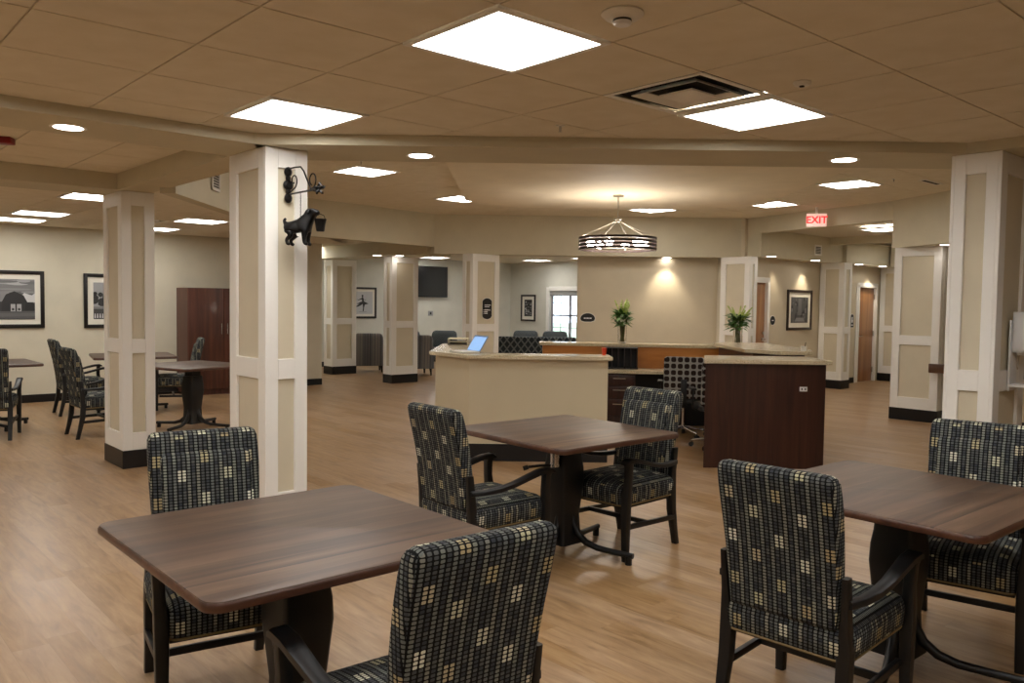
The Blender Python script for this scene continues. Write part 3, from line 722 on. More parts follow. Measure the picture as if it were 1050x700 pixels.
# ------------------------------------------------------------------ dining chairs
def make_chair(label, group):
    t = thing('dining_armchair', label, 'chair', (0, 0, 0), 0, group)
    # seat cushion: rounded, crowned; local +y is the way the sitter faces
    secs = []
    for z, g, bulge in ((0.345, 0.0, 0), (0.36, 0.010, 0), (0.43, 0.016, 0), (0.458, 0.008, 0), (0.478, -0.015, 0), (0.492, -0.055, 0), (0.502, -0.12, 0), (0.506, -0.2, 0)):
        secs.append([(x, y, z) for x, y in rrect(0.495+2*g, 0.55+2*g, max(0.015, 0.055+g*0.2), 5, 0, 0.035)])
    bm = NB(); loft(bm, secs); obj('seat', bm, 'fabric', t, smooth=50, uv=True)
    bm = NB(); rr = rrect(0.502, 0.557, 0.055, 5, 0, 0.035); rr.append(rr[0]); tube(bm, [(x, y, 0.349) for x, y in rr], 0.0055, 6, cap=False); obj('nailhead_trim', bm, 'gold', t)
    # backrest: curved slab, higher than wide
    def yb(z): 
        k = (z-0.40)/0.63
        return -0.215 - 0.05*k - 0.065*k*k
    bm = NB(); secs = []
    for z in (0.455, 0.465, 0.48, 0.56, 0.64, 0.72, 0.80, 0.88, 0.95, 1.00, 1.018, 1.028, 1.032):
        sh = (0.012 if z < 0.46 else 0.0) if z < 1.0 else {1.0: 0.002, 1.018: 0.008, 1.028: 0.018, 1.032: 0.032}[z]
        w = 0.42 + 0.045*min(1, (z-0.37)/0.5); d = 0.085
        secs.append([(x, y, z) for x, y in rrect(w-2*sh, d-2*sh*0.9, min(0.022, (d-2*sh*0.9)/2.1), 4, 0, yb(z))])
    loft(bm, secs); obj('backrest', bm, 'fabric', t, smooth=50, uv=True)
    bm = NB(); secs = []
    for z in (0.49, 0.495, 0.52, 0.62, 0.74, 0.86, 0.92, 0.935, 0.945, 0.948):
        g = {0.49: 0.016, 0.495: 0.006, 0.935: 0.004, 0.945: 0.012, 0.948: 0.02}.get(z, 0)
        w = 0.355 + 0.025*min(1, (z-0.37)/0.5)
        secs.append([(x, y, z) for x, y in rrect(w-2*g, 0.05-g, 0.014, 4, 0, yb(z)+0.042-g/2)])
    loft(bm, secs); obj('back_pad', bm, 'fabric', t, smooth=50, uv=True)
    def post(pts, ws, name):       # square tapering member through pts
        bm = NB(); secs = []
        for (x, y, z), w in zip(pts, ws):
            if not isinstance(w, tuple): w = (w, w)
            secs.append([(px, py, z) for px, py in rrect(w[0], w[1], 0.006, 2, x, y)])
        loft(bm, secs); return obj(name, bm, 'legs', t, smooth=40)
    for s in (-1, 1):
        post([(s*0.266, 0.295, 0.0), (s*0.266, 0.297, 0.05), (s*0.266, 0.300, 0.30), (s*0.268, 0.297, 0.42), (s*0.272, 0.287, 0.52), (s*0.276, 0.29, 0.60), (s*0.276, 0.296, 0.625)],
             [0.038, 0.04, 0.05, 0.05, 0.042, 0.044, 0.052], 'leg')
        post([(s*0.235, -0.285, 0.0), (s*0.235, -0.262, 0.10), (s*0.235, -0.232, 0.24), (s*0.235, -0.222, 0.38), (s*0.238, -0.232, 0.50), (s*0.242, -0.25, 0.66)],
             [0.04, 0.042, 0.05, 0.052, (0.03, 0.05), (0.024, 0.044)], 'leg')
    for s in (-1, 1):              # armrest: springs from the back, dips, rises over the front post
        pts = [(s*0.248, -0.25, 0.565), (s*0.262, -0.16, 0.562), (s*0.272, -0.06, 0.568), (s*0.276, 0.04, 0.585), (s*0.278, 0.14, 0.612), (s*0.278, 0.23, 0.634), (s*0.278, 0.31, 0.640), (s*0.277, 0.34, 0.628)]
        ws = [0.028, 0.032, 0.036, 0.040, 0.045, 0.050, 0.052, 0.044]; hs = [0.026, 0.026, 0.026, 0.026, 0.026, 0.026, 0.026, 0.018]
        bm = NB(); secs = []
        for (x, y, z), w, h in zip(pts, ws, hs): secs.append([(x+a*w*0.62, y, z+b*h*0.5) for a, b in ((-1, -1), (-0.8, -1.15), (0.8, -1.15), (1, -1), (1, 0.7), (0.7, 1.1), (-0.7, 1.1), (-1, 0.7))])
        loft(bm, secs); obj('armrest', bm, 'legs', t, smooth=50)
    bm = NB()
    for s in (-1, 1): box(bm, (s*0.25, 0.01, 0.20), (0.022, 0.50, 0.032), bev=0.004, rot=Matrix.Rotation(0.03, 3, 'X'))
    obj('side_stretcher', bm, 'legs', t)
    bm = NB(); box(bm, (0, 0.06, 0.205), (0.49, 0.022, 0.03), bev=0.004); obj('cross_stretcher', bm, 'legs', t)
    bm = NB(); box(bm, (0, 0.035, 0.335), (0.47, 0.48, 0.025), bev=0.004); obj('seat_frame', bm, 'legs', t)
    return t
# (back-top centre x, y, facing angle from +x)
CH = [(-1.38, 3.68, math.atan2(-0.83, 0.5), 'patterned armchair behind the nearest left table, facing the camera'),
      (-0.06, 2.08, math.atan2(0.78, -0.63), 'largest patterned armchair in the foreground, seen from behind at the bottom'),
      (-0.44, 4.64, math.radians(40), 'patterned armchair left of the middle table, seen from behind and side'),
      (1.00, 5.76, math.atan2(-0.69, -0.72), 'patterned armchair behind the right corner of the middle table'),
      (0.97, 3.00, math.radians(45), 'patterned armchair in front of the right table, seen from behind'),
      (2.45, 4.28, math.atan2(-0.80, -0.60), 'patterned armchair cut by the right edge, beyond the right table'),
      (-5.80, 9.05, math.radians(115), 'patterned armchair cut by the left edge, back towards us'),
      (-6.26, 11.24, math.radians(38), 'patterned armchair below the second picture, farther of two side by side'),
      (-5.10, 9.45, math.radians(42), 'patterned armchair just left of the second column, nearer of two side by side'),
      (-4.62, 12.28, math.radians(205), 'patterned armchair standing before the cherry cabinet doors')]
c0 = None
for x, y, ang, lb in CH:
    f = (math.cos(ang), math.sin(ang)); ox, oy = x+f[0]*0.33, y+f[1]*0.33; rz = ang-PI/2
    if c0 is None: c0 = make_chair(lb, 'patterned dining armchairs'); c0.location = (ox, oy, 0); c0.rotation_euler = (0, 0, rz)
    else: dup(c0, (ox, oy, 0), rz, lb)

# ------------------------------------------------------------------ dining tables
def make_table(label):
    t = thing('dining_table', label, 'table', (0, 0, 0), 0, 'square walnut dining tables')
    S_ = 1.067
    bm = NB(); secs = []
    for z, g in ((0.766, 0.012), (0.768, 0.004), (0.774, 0.0), (0.790, 0.0), (0.796, 0.004)):
        secs.append([(x, y, z) for x, y in rrect(S_-2*g, S_-2*g, 0.06-g, 6)])
    loft(bm, secs); e = obj('edge_band', bm, 'table_edge', t, smooth=40)
    bm = NB(); loft(bm, [[(x, y, 0.7945) for x, y in rrect(S_-0.008, S_-0.008, 0.056, 6)], [(x, y, 0.799) for x, y in rrect(S_-0.012, S_-0.012, 0.054, 6)], [(x, y, 0.800) for x, y in rrect(S_-0.018, S_-0.018, 0.052, 6)]]); obj('tabletop', bm, 'table', t, smooth=40)
    bm = NB(); secs = []
    for z, w in ((0.07, 0.20), (0.10, 0.19), (0.16, 0.168), (0.26, 0.158), (0.38, 0.18), (0.48, 0.198), (0.56, 0.192), (0.62, 0.175), (0.66, 0.17)):
        secs.append([(x, y, z) for x, y in rrect(w, w, 0.02, 3)])
    loft(bm, secs); obj('pedestal', bm, 'black', t, smooth=40)
    bm = NB(); box(bm, (0, 0, 0.752), (0.5, 0.5, 0.012)); box(bm, (0, 0, 0.70), (0.13, 0.13, 0.10)); box(bm, (0, 0, 0.76), (0.5, 0.06, 0.014)); obj('mounting_plate', bm, 'black', t)
    bm = NB(); tube(bm, [(-0.12, -0.04, 0.60), (-0.12, -0.04, 0.69)], 0.030, 14); tube(bm, [(-0.12, -0.04, 0.58), (-0.12, -0.04, 0.60)], 0.035, 14); obj('crank_collar', bm, 'chrome', t)
    bm = NB(); tube(bm, [(-0.12, -0.04, 0.588), (-0.19, 0.02, 0.585), (-0.25, 0.07, 0.575)], 0.009, 8); tube(bm, [(-0.25, 0.07, 0.575), (-0.275, 0.09, 0.565)], 0.015, 10); obj('crank_lever', bm, 'black', t)
    for k in range(4):
        a = PI/2*k - 1.283
        dx, dy = math.cos(a), math.sin(a)
        pr = [(0.05, 0.30), (0.075, 0.20), (0.11, 0.135), (0.17, 0.09), (0.25, 0.068), (0.36, 0.062), (0.50, 0.058)]
        bm = NB(); tube(bm, [(dx*r, dy*r, z) for r, z in pr], [0.02, 0.022, 0.023, 0.022, 0.020, 0.019, 0.018], 10); tube(bm, [(dx*0.47, dy*0.47, 0.0), (dx*0.47, dy*0.47, 0.055)], 0.022, 12)
        obj('foot', bm, 'black', t, smooth=50)
    return t
t0 = make_table('nearest walnut-top square table in the left foreground')
t0.location = (-0.757, 2.92, 0); t0.rotation_euler = (0, 0, TH)
TG = 'square walnut dining tables'
dup(t0, (0.35, 5.33, 0), TH-0.02, 'middle walnut-top square table in front of the cream desk')
t3 = dup(t0, (1.76, 3.68, 0), TH-0.02, 'walnut-top square table in the right foreground')
dup(t0, (-3.95, 10.2, 0), TH+0.35, 'walnut-top square table seen between the two left columns')
dup(t0, (-5.40, 11.75, 0), TH-0.2, 'walnut-top square table behind the second column, below the second picture')
dup(t0, (-6.42, 10.05, 0), TH, 'walnut-top square table cut by the left edge below the barn picture')
for tt in [o_ for o_ in bpy.data.objects if o_.get('category') == 'table' and o_.name.startswith('dining_table') and abs(o_.location.x-0.35) > 0.01]:
    for ch in list(tt.children):
        if ch.name.startswith('crank'): bpy.data.objects.remove(ch)

# ------------------------------------------------------------------ nurse station
CZ = 1.045; SL = 0.04
def poly_body(bm, poly, z0, z1, mi=0): prism(bm, poly, z0, z1, mi)
# cream front desk with chamfered left wing
t = thing('reception_desk', 'cream panelled reception desk with speckled stone top and black base', 'desk', (0.2, 8.6, 0))
def loc(poly, o=(0.2, 8.6)): return [(x-o[0], y-o[1]) for x, y in poly]
body = [(-0.43, 8.38), (0.98, 8.38), (0.98, 8.56), (-0.36, 8.56), (-0.64, 8.96), (-0.64, 10.45), (-0.82, 10.45), (-0.82, 8.90)]
bm = NB(); prism(bm, loc(body), 0.175, CZ); obj('panel', bm, 'desk_cream', t, smooth=0)
bb = [(-0.435, 8.372), (0.988, 8.372), (0.988, 8.568), (-0.355, 8.568), (-0.632, 8.965), (-0.632, 10.458), (-0.828, 10.458), (-0.828, 8.895)]
bm = NB(); prism(bm, loc(bb), 0, 0.176); obj('base_trim', bm, 'black_base', t, smooth=0)
top = [(-0.45, 8.31), (1.02, 8.31), (1.02, 8.72), (-0.28, 8.72), (-0.44, 9.02), (-0.44, 10.5), (-0.89, 10.5), (-0.89, 8.88)]
bm = NB(); prism(bm, loc(top), CZ, CZ+SL); bmesh.ops.bevel(bm, geom=[e for e in bm.edges], offset=0.006, segments=2, affect='EDGES'); obj('counter_top', bm, 'counter', t)
# inner worktop behind it
bm = NB(); prism(bm, loc([(-0.62, 9.0), (-0.34, 8.58), (0.96, 8.58), (0.96, 9.1), (-0.1, 9.1), (-0.1, 10.4), (-0.62, 10.4)]), 0.72, 0.755); obj('inner_worktop', bm, 'counter', t)
# dark desk right
t = thing('reception_counter', 'dark mahogany reception counter with speckled top, standing right of the gap', 'desk', (2.55, 8.45, 0))
o2 = (2.55, 8.45)
bm = NB(); prism(bm, loc([(1.925, 8.18), (3.12, 8.18), (3.12, 8.78), (2.075, 8.78)], o2), 0.0, CZ); obj('body', bm, 'mahog', t, smooth=0)
bm = NB(); prism(bm, loc([(1.90, 8.14), (3.17, 8.14), (3.17, 8.84), (2.06, 8.84)], o2), CZ, CZ+SL); bmesh.ops.bevel(bm, geom=[e for e in bm.edges], offset=0.006, segments=2, affect='EDGES'); obj('counter_top', bm, 'counter', t)
op = bm = NB(); box(bm, (2.90-o2[0], 8.176-o2[1], 0.80), (0.075, 0.008, 0.045), bev=0.002); p = obj('outlet_plate', bm, 'white_pl', t)
bm = NB(); 
for s in (-1, 1): box(bm, (2.90-o2[0]+s*0.017, 8.171-o2[1], 0.80), (0.012, 0.003, 0.018))
obj('socket', bm, 'black', p)
# right wing with dark body
t = thing('side_counter', 'speckled side counter on dark base behind the mahogany counter', 'desk', (2.95, 10.0, 0))
o3 = (2.95, 10.0)
bm = NB(); prism(bm, loc([(2.72, 9.30), (2.98, 8.90), (3.20, 9.02), (3.28, 9.3), (3.28, 10.86), (2.72, 10.86)], o3), 0.0, CZ+0.049); obj('body', bm, 'mahog', t, smooth=0)
bm = NB(); prism(bm, loc([(2.60, 9.22), (2.90, 8.855), (3.24, 8.90), (3.36, 9.25), (3.36, 10.88), (2.78, 10.88), (2.60, 10.62)], o3), CZ+0.05, CZ+SL+0.05); bmesh.ops.bevel(bm, geom=[e for e in bm.edges], offset=0.006, segments=2, affect='EDGES'); obj('counter_top', bm, 'counter', t)
# back counter with honey backboard, worktop and drawers
t = thing('back_counter', 'long back counter of the station with speckled ledge over honey-coloured wood', 'desk', (1.6, 11.1, 0))
o4 = (1.6, 11.1)
bm = NB(); prism(bm, loc([(0.42, 11.24), (3.28, 10.935), (3.30, 11.07), (0.42, 11.38)], o4), 0.74, CZ); obj('backboard', bm, 'orange', t, smooth=0)
bm = NB(); prism(bm, loc([(0.42, 11.24), (3.28, 10.935), (3.30, 11.07), (0.42, 11.38)], o4), 0.0, 0.74); obj('base_panel', bm, 'black', t, smooth=0)
bm = NB(); prism(bm, loc([(0.38, 11.20), (3.36, 10.89), (3.36, 11.26), (0.38, 11.58)], o4), CZ, CZ+SL); bmesh.ops.bevel(bm, geom=[e for e in bm.edges], offset=0.006, segments=2, affect='EDGES'); obj('ledge', bm, 'counter', t)
bm = NB(); prism(bm, [(-1.16+0.0, -0.38), (1.08, -0.60), (1.10, -0.125), (-1.16, 0.11)], 0.725, 0.762); wt = tag(obj('worktop', bm, 'counter', loc=(1.6, 11.1, 0), smooth=0), 'speckled worktop running below the honey-coloured backboard', 'worktop')
t = thing('drawer_cabinet', 'dark wood drawer unit under the back counter worktop', 'cabinet', (1.32, 10.94, 0), math.atan2(-0.26, 2.42))
t.location.y = 10.90
bm = NB(); box(bm, (0, 0.005, 0.362), (0.62, 0.41, 0.72)); obj('body', bm, 'mahog', t, smooth=0)
bm = NB(); box(bm, (-0.20, -0.216, 0.40), (0.17, 0.014, 0.62), bev=0.003); d = obj('door', bm, 'mahog', t)
bm = NB(); tube(bm, [(-0.25, -0.245, 0.58), (-0.25, -0.245, 0.48)], 0.005, 6); obj('pull', bm, 'nickel', d)
for k, (z, h) in enumerate(((0.63, 0.13), (0.475, 0.15), (0.28, 0.21))):
    bm = NB(); box(bm, (0.10, -0.216, z), (0.40, 0.014, h), bev=0.003); d = obj('drawer', bm, 'mahog', t)
    bm = NB(); tube(bm, [(0.02, -0.245, z+h*0.2), (0.18, -0.245, z+h*0.2)], 0.006, 6)
    for s in (0.04, 0.16): tube(bm, [(s, -0.222, z+h*0.2), (s, -0.246, z+h*0.2)], 0.004, 6)
    obj('pull', bm, 'nickel', d)
# black file rack
t = thing('file_rack', 'black upright file rack on the back worktop under the left vase', 'file rack', (1.46, 10.98, 0.762), -0.1)
bm = NB(); box(bm, (0, 0.10, 0.14), (0.42, 0.012, 0.28)); box(bm, (0, 0, 0.006), (0.42, 0.2, 0.012)); box(bm, (0, 0, 0.274), (0.42, 0.2, 0.012)); obj('case', bm, 'black', t, smooth=0)
for k in range(6):
    bm = NB(); box(bm, (-0.205+k*0.082, 0, 0.14), (0.008, 0.2, 0.27)); obj('divider', bm, mat('rack_brown', rgb(44, 30, 24), 0.5) if k == 0 else bpy.data.materials['rack_brown'], t, smooth=0)

# laptop on the desk wing
t = thing('laptop', 'open laptop with pale blue screen on the left of the cream desk', 'laptop', (-0.50, 8.72, CZ+SL), math.radians(-60))
bm = NB(); box(bm, (0, 0, 0.009), (0.30, 0.20, 0.016), bev=0.004); obj('base', bm, 'plate', t)
bm = NB()
for i in range(4):
    for j in range(10): box(bm, (-0.115+j*0.0255, 0.05-i*0.03, 0.0185), (0.021, 0.024, 0.004))
obj('keys', bm, 'white_pl', t, smooth=0)
R_ = Matrix.Rotation(math.radians(-32), 3, 'X')
bm = NB(); box(bm, (0, 0.155, 0.095), (0.30, 0.009, 0.19), bev=0.003, rot=R_); l = obj('lid', bm, mat('laptop_blue', rgb(128, 160, 200), 0.3), t)
bm = NB(); box(bm, (0, 0.149, 0.092), (0.27, 0.003, 0.165), rot=R_); obj('screen', bm, 'bluescreen', l, smooth=0)
t = thing('paper_tray', 'cream paper tray with dark slot behind the laptop', 'tray', (-0.66, 10.15, CZ+SL), 0.0)
bm = NB()
for z in (0.006, 0.045, 0.084): box(bm, (0, 0, z), (0.24, 0.30, 0.008))
for s in (-1, 1): box(bm, (s*0.117, 0, 0.045), (0.006, 0.30, 0.08))
obj('tray', bm, 'panel', t, smooth=0)
bm = NB(); box(bm, (0, 0.145, 0.026), (0.22, 0.006, 0.03)); obj('back', bm, 'black', t, smooth=0)
t = tag(obj('paper_cup', (lambda b: (lathe(b, [(0.018, 0), (0.026, 0.05), (0.027, 0.075), (0.022, 0.075), (0.0005, 0.07)], 20), b)[1])(NB()), 'redcup', loc=(0.965, 8.62, CZ+SL)), 'small orange-red cup at the right end of the cream desk', 'cup')
t = thing('desk_telephone', 'white telephone on the side counter ledge, beside the office chairs', 'telephone', (2.25, 9.0, 0), 0)
bpy.data.objects.remove(t)
t = thing('document_holder', 'white paper held in an upright holder behind the mahogany counter', 'document holder', (2.08, 8.72, CZ+SL), 0.2)
bm = NB(); box(bm, (0, 0.0, 0.004), (0.10, 0.08, 0.008)); box(bm, (0, 0.03, 0.03), (0.05, 0.01, 0.05)); obj('stand', bm, 'black', t)
bm = NB(); box(bm, (0, 0.01, 0.05), (0.10, 0.003, 0.10), rot=Matrix.Rotation(-0.35, 3, 'X')); obj('sheet', bm, 'paper', t, smooth=0)
bpy.data.objects.remove(t.children[0]); bpy.data.objects.remove(t.children[0]); bpy.data.objects.remove(t)
t = thing('pen_cup', 'small item standing on the end of the side counter', 'pen holder', (3.20, 9.05, CZ+SL+0.05))
bm = NB(); lathe(bm, [(0.03, 0), (0.032, 0.05), (0.028, 0.05), (0.0005, 0.045)], 16); obj('cup', bm, 'plate', t)
bm = NB(); tube(bm, [(0.01, 0, 0.03), (0.02, 0, 0.09)], 0.004, 6); obj('pen', bm, 'black', t)

# office chairs
def office_chair(label):
    t = thing('office_chair', label, 'chair', (0, 0, 0), 0, 'squares-patterned office chairs')
    bm = NB(); secs = []
    for z, g in ((0.44, 0.02), (0.45, 0), (0.49, 0), (0.51, 0.02), (0.515, 0.05)): secs.append([(x, y, z) for x, y in rrect(0.50-2*g, 0.48-2*g, 0.07, 5)])
    loft(bm, secs); obj('seat', bm, 'black', t, smooth=50, uv=True)
    bm = NB(); secs = []
    for z, g in ((0.50, 0.03), (0.51, 0.01), (0.56, 0), (0.7, 0), (0.85, 0), (0.95, 0.0), (0.985, 0.006), (1.0, 0.03)):
        secs.append([(x, y-(z-0.5)*0.12, z) for x, y in rrect(0.48-2*g, 0.07-g*0.5, 0.022, 4, 0, -0.24)])
    loft(bm, secs); obj('backrest', bm, 'dots', t, smooth=50, uv=True)
    bm = NB(); box(bm, (0, -0.30, 0.56), (0.07, 0.02, 0.34), bev=0.004); box(bm, (0, -0.16, 0.415), (0.07, 0.30, 0.02)); obj('back_bracket', bm, 'black', t)
    bm = NB(); tube(bm, [(0, 0, 0.10), (0, 0, 0.43)], 0.022, 12); obj('gas_lift', bm, 'chrome', t)
    for s in (-1, 1):
        bm = NB(); tube(bm, [(s*0.25, -0.05, 0.44), (s*0.29, -0.05, 0.46), (s*0.29, -0.05, 0.66)], 0.011, 8); box(bm, (s*0.29, 0.0, 0.675), (0.06, 0.24, 0.025), bev=0.008); obj('armrest', bm, 'black', t)
    for k in range(5):
        a = 2*PI*k/5+0.3; dx, dy = math.cos(a), math.sin(a)
        bm = NB(); tube(bm, [(0, 0, 0.12), (dx*0.29, dy*0.29, 0.075)], [0.022, 0.013], 8); g = obj('base_leg', bm, 'chrome', t)
        bm = NB(); tube(bm, [(dx*0.29-dy*0.022, dy*0.29+dx*0.022, 0.028), (dx*0.29+dy*0.022, dy*0.29-dx*0.022, 0.028)], 0.028, 14); tube(bm, [(dx*0.29, dy*0.29, 0.03), (dx*0.29, dy*0.29, 0.075)], 0.008, 6); obj('caster', bm, 'black', g)
    return t
oc = office_chair('office chair with squares pattern, its back in full view in the station gap')
oc.location = (2.12, 10.12, 0); oc.rotation_euler = (0, 0, math.radians(-12))
dup(oc, (2.345, 9.33, 0), math.radians(-3), 'office chair with squares pattern mostly hidden behind the mahogany counter')

# vases of flowers
def flowers(label, x, y, z, tall):
    t = thing('flower_vase', label, 'vase', (x, y, z), 0, 'glass vases of flowers'); t.scale = (1.2, 1.2, 1.2)
    bm = NB(); lathe(bm, [(0.042, 0), (0.046, 0.004), (0.050, 0.11), (0.052, 0.20), (0.049, 0.20), (0.046, 0.11), (0.042, 0.012), (0.0005, 0.012)], 28); obj('vase', bm, 'glass', t)
    bm = NB()
    for k in range(16):
        a = random.uniform(0, 2*PI); r = random.uniform(0.005, 0.032); b = random.uniform(0, 2*PI)
        tube(bm, [(r*math.cos(a), r*math.sin(a), 0.015), (0.03*math.cos(b), 0.03*math.sin(b), 0.2), (0.08*math.cos(b), 0.08*math.sin(b), 0.30)], 0.0045, 5)
    obj('stems', bm, 'stem', t)
    def leafs(bm, n, rmin, rmax, zmin, zmax, L, wd):
        for k in range(n):
            a = random.uniform(0, 2*PI); el = random.uniform(-0.3, 1.0); r = random.uniform(rmin, rmax)
            base = Vector((r*math.cos(a)*0.5, r*math.sin(a)*0.5, random.uniform(zmin, zmax))); d = Vector((math.cos(a)*math.cos(el), math.sin(a)*math.cos(el), math.sin(el)))
            s = d.cross(Vector((0, 0, 1))).normalized(); l = L*random.uniform(0.6, 1.2); w = wd*random.uniform(0.7, 1.2)
            up = s.cross(d)
            p = [base, base+d*l*0.35+s*w, base+d*l*0.75+s*w*0.7-up*0.01, base+d*l-up*0.02, base+d*l*0.75-s*w*0.7-up*0.01, base+d*l*0.35-s*w, ]
            vs = [bm.verts.new(q) for q in p]; m_ = bm.verts.new(base+d*l*0.5+up*0.008)
            for i in range(6): bm.faces.new((vs[i], vs[(i+1) % 6], m_))
    bm = NB(); leafs(bm, 90, 0.02, 0.12, 0.19, 0.33, 0.12, 0.026); obj('foliage', bm, 'leaf', t, smooth=0)
    bm = NB()
    for k in range(10 if tall else 11):
        a = random.uniform(0, 2*PI); lean = random.uniform(0.02, 0.10) if tall else random.uniform(0.05, 0.20); top_ = random.uniform(0.42, 0.52) if tall else random.uniform(0.36, 0.46)
        p0 = Vector((0, 0, 0.24)); p1 = Vector((lean*math.cos(a), lean*math.sin(a), top_)); tube(bm, [p0, (p0+p1)/2+Vector((0, 0, 0.01)), p1], 0.003, 5)
        for i in range(9):
            c = p0.lerp(p1, 0.45+0.06*i); b = random.uniform(0, 2*PI); s = 0.023-0.0013*i
            vs = [bm.verts.new(c+Vector((math.cos(b+j*2*PI/5)*s, math.sin(b+j*2*PI/5)*s, random.uniform(-0.006, 0.008)))) for j in range(5)]
            ce = bm.verts.new(c+Vector((0, 0, 0.012)))
            for j in range(5): bm.faces.new((vs[j], vs[(j+1) % 5], ce))
    obj('flower_spike', bm, 'leaf_l', t, smooth=0)
    bm = NB()
    for k in range(9):
        a = random.uniform(0, 2*PI); r = random.uniform(0.02, 0.085); c = Vector((r*math.cos(a), -abs(r*math.sin(a)), random.uniform(0.22, 0.31)))
        for j in range(6):
            b = j*PI/3; d = Vector((math.cos(b)*0.02, -0.01, math.sin(b)*0.02)); e = Vector((-math.sin(b)*0.008, 0, math.cos(b)*0.008))
            vs = [bm.verts.new(q) for q in (c, c+d*0.6+e, c+d, c+d*0.6-e)]; bm.faces.new(vs)
    obj('blossoms', bm, 'petal', t, smooth=0)
flowers('glass vase of flowers on the ledge in the middle of the tan wall', 1.52, 11.40, CZ+SL, True)
flowers('glass vase of flowers in front of the column, right part of the station', 3.02, 11.06, CZ+SL, False)

# ------------------------------------------------------------------ pictures
def picture(name, label, loc, rz, w, h, fw, mw, draw, fm='frame', group='framed black and white pictures'):
    """hangs with its back at local y=0, front towards -y"""
    t = thing(name, label, 'picture', loc, rz, group)
    bm = NB()
    for s in (-1, 1): box(bm, (s*(w/2-fw/2), -0.0145, 0), (fw, 0.027, h), bev=0.003); box(bm, (0, -0.0145, s*(h/2-fw/2)), (w-2*fw+0.006, 0.027, fw), bev=0.003)
    obj('frame', bm, fm, t)
    bm = NB(); box(bm, (0, -0.006, 0), (w-2*fw+0.004, 0.008, h-2*fw+0.004)); obj('mount_board', bm, 'mount', t, smooth=0)
    pw, ph = w-2*fw-2*mw, h-2*fw-2*mw
    bm = NB(); mats = []; layer = [0]
    def pg(pts, g):
        nm = 'print_grey_%d' % g; m_ = bpy.data.materials.get(nm) or mat(nm, rgb(g, g, g), 0.6)
        if m_ not in mats: mats.append(m_)
        y = -0.0108-0.00025*layer[0]; layer[0] += 1
        f = bm.faces.new([bm.verts.new((x*pw-pw/2, y, z*ph-ph/2)) for x, z in pts]); f.material_index = mats.index(m_)
    draw(pg); obj('print', bm, mats, t, smooth=0)
    return t
def d_barn(pg):
    pg([(0, 0), (1, 0), (1, 1), (0, 1)], 120)
    rnd = random.Random(3)
    for k in range(26):
        cx, cz, a, b = rnd.uniform(0, 1), rnd.uniform(0.45, 0.97), rnd.uniform(0.08, 0.25), rnd.uniform(0.02, 0.05); g = rnd.choice((96, 108, 138, 156, 172))
        pg([(min(1, max(0, cx+a*math.cos(i*PI/5))), min(1, max(0.4, cz+b*math.sin(i*PI/5)))) for i in range(10)], g)
    pg([(0.9, 0.4), (1, 0.42), (1, 0.66), (0.96, 0.60), (0.86, 0.66), (0.8, 0.55)], 200)
    pg([(0, 0), (1, 0), (1, 0.22), (0, 0.20)], 84); pg([(0, 0.05), (1, 0.08), (1, 0.16), (0, 0.14)], 98)
    pg([(0, 0.2), (0.62, 0.2), (0.62, 0.45), (0, 0.42)], 52)
    pg([(0, 0.42), (0.60, 0.44), (0.66, 0.66), (0.72, 0.71), (0.35, 0.67), (0, 0.62)], 134)
    pg([(0.56, 0.2), (0.98, 0.21), (0.98, 0.43), (0.90, 0.43), (0.85, 0.60), (0.73, 0.70), (0.62, 0.62), (0.57, 0.45)], 44)
    pg([(0.86, 0.21), (1, 0.21), (1, 0.42), (0.88, 0.43)], 34)
    for a, b in ((0.68, 0.74), (0.76, 0.82)): pg([(a, 0.20), (b, 0.20), (b, 0.38), (a, 0.38)], 170); pg([(a+0.015, 0.22), (b-0.015, 0.22), (b-0.015, 0.28), (a+0.015, 0.28)], 60)
def d_farm(pg):
    pg([(0, 0), (1, 0), (1, 1), (0, 1)], 150)
    rnd = random.Random(5)
    pg([(0, 0), (1, 0), (1, 0.3), (0, 0.32)], 66); pg([(0, 0.28), (1, 0.27), (1, 0.33), (0, 0.34)], 120)
    for k in range(16):
        cx, cz = rnd.uniform(0, 1), rnd.uniform(0.40, 0.70); r = rnd.uniform(0.06, 0.12)
        pg([(min(1, max(0, cx+r*math.cos(i*PI/5)*rnd.uniform(0.7, 1.1))), cz+r*math.sin(i*PI/5)) for i in range(10)], rnd.choice((36, 46, 60)))
    pg([(0.42, 0.33), (0.62, 0.33), (0.62, 0.66), (0.52, 0.78), (0.42, 0.66)], 130); pg([(0.48, 0.4), (0.56, 0.4), (0.56, 0.52), (0.48, 0.52)], 220)
    for k in range(16): pg([(0.02+k*0.06, 0.03+0.005*(k % 3)), (0.05+k*0.06, 0.03), (0.045+k*0.06, 0.15), (0.025+k*0.06, 0.15)], 215)
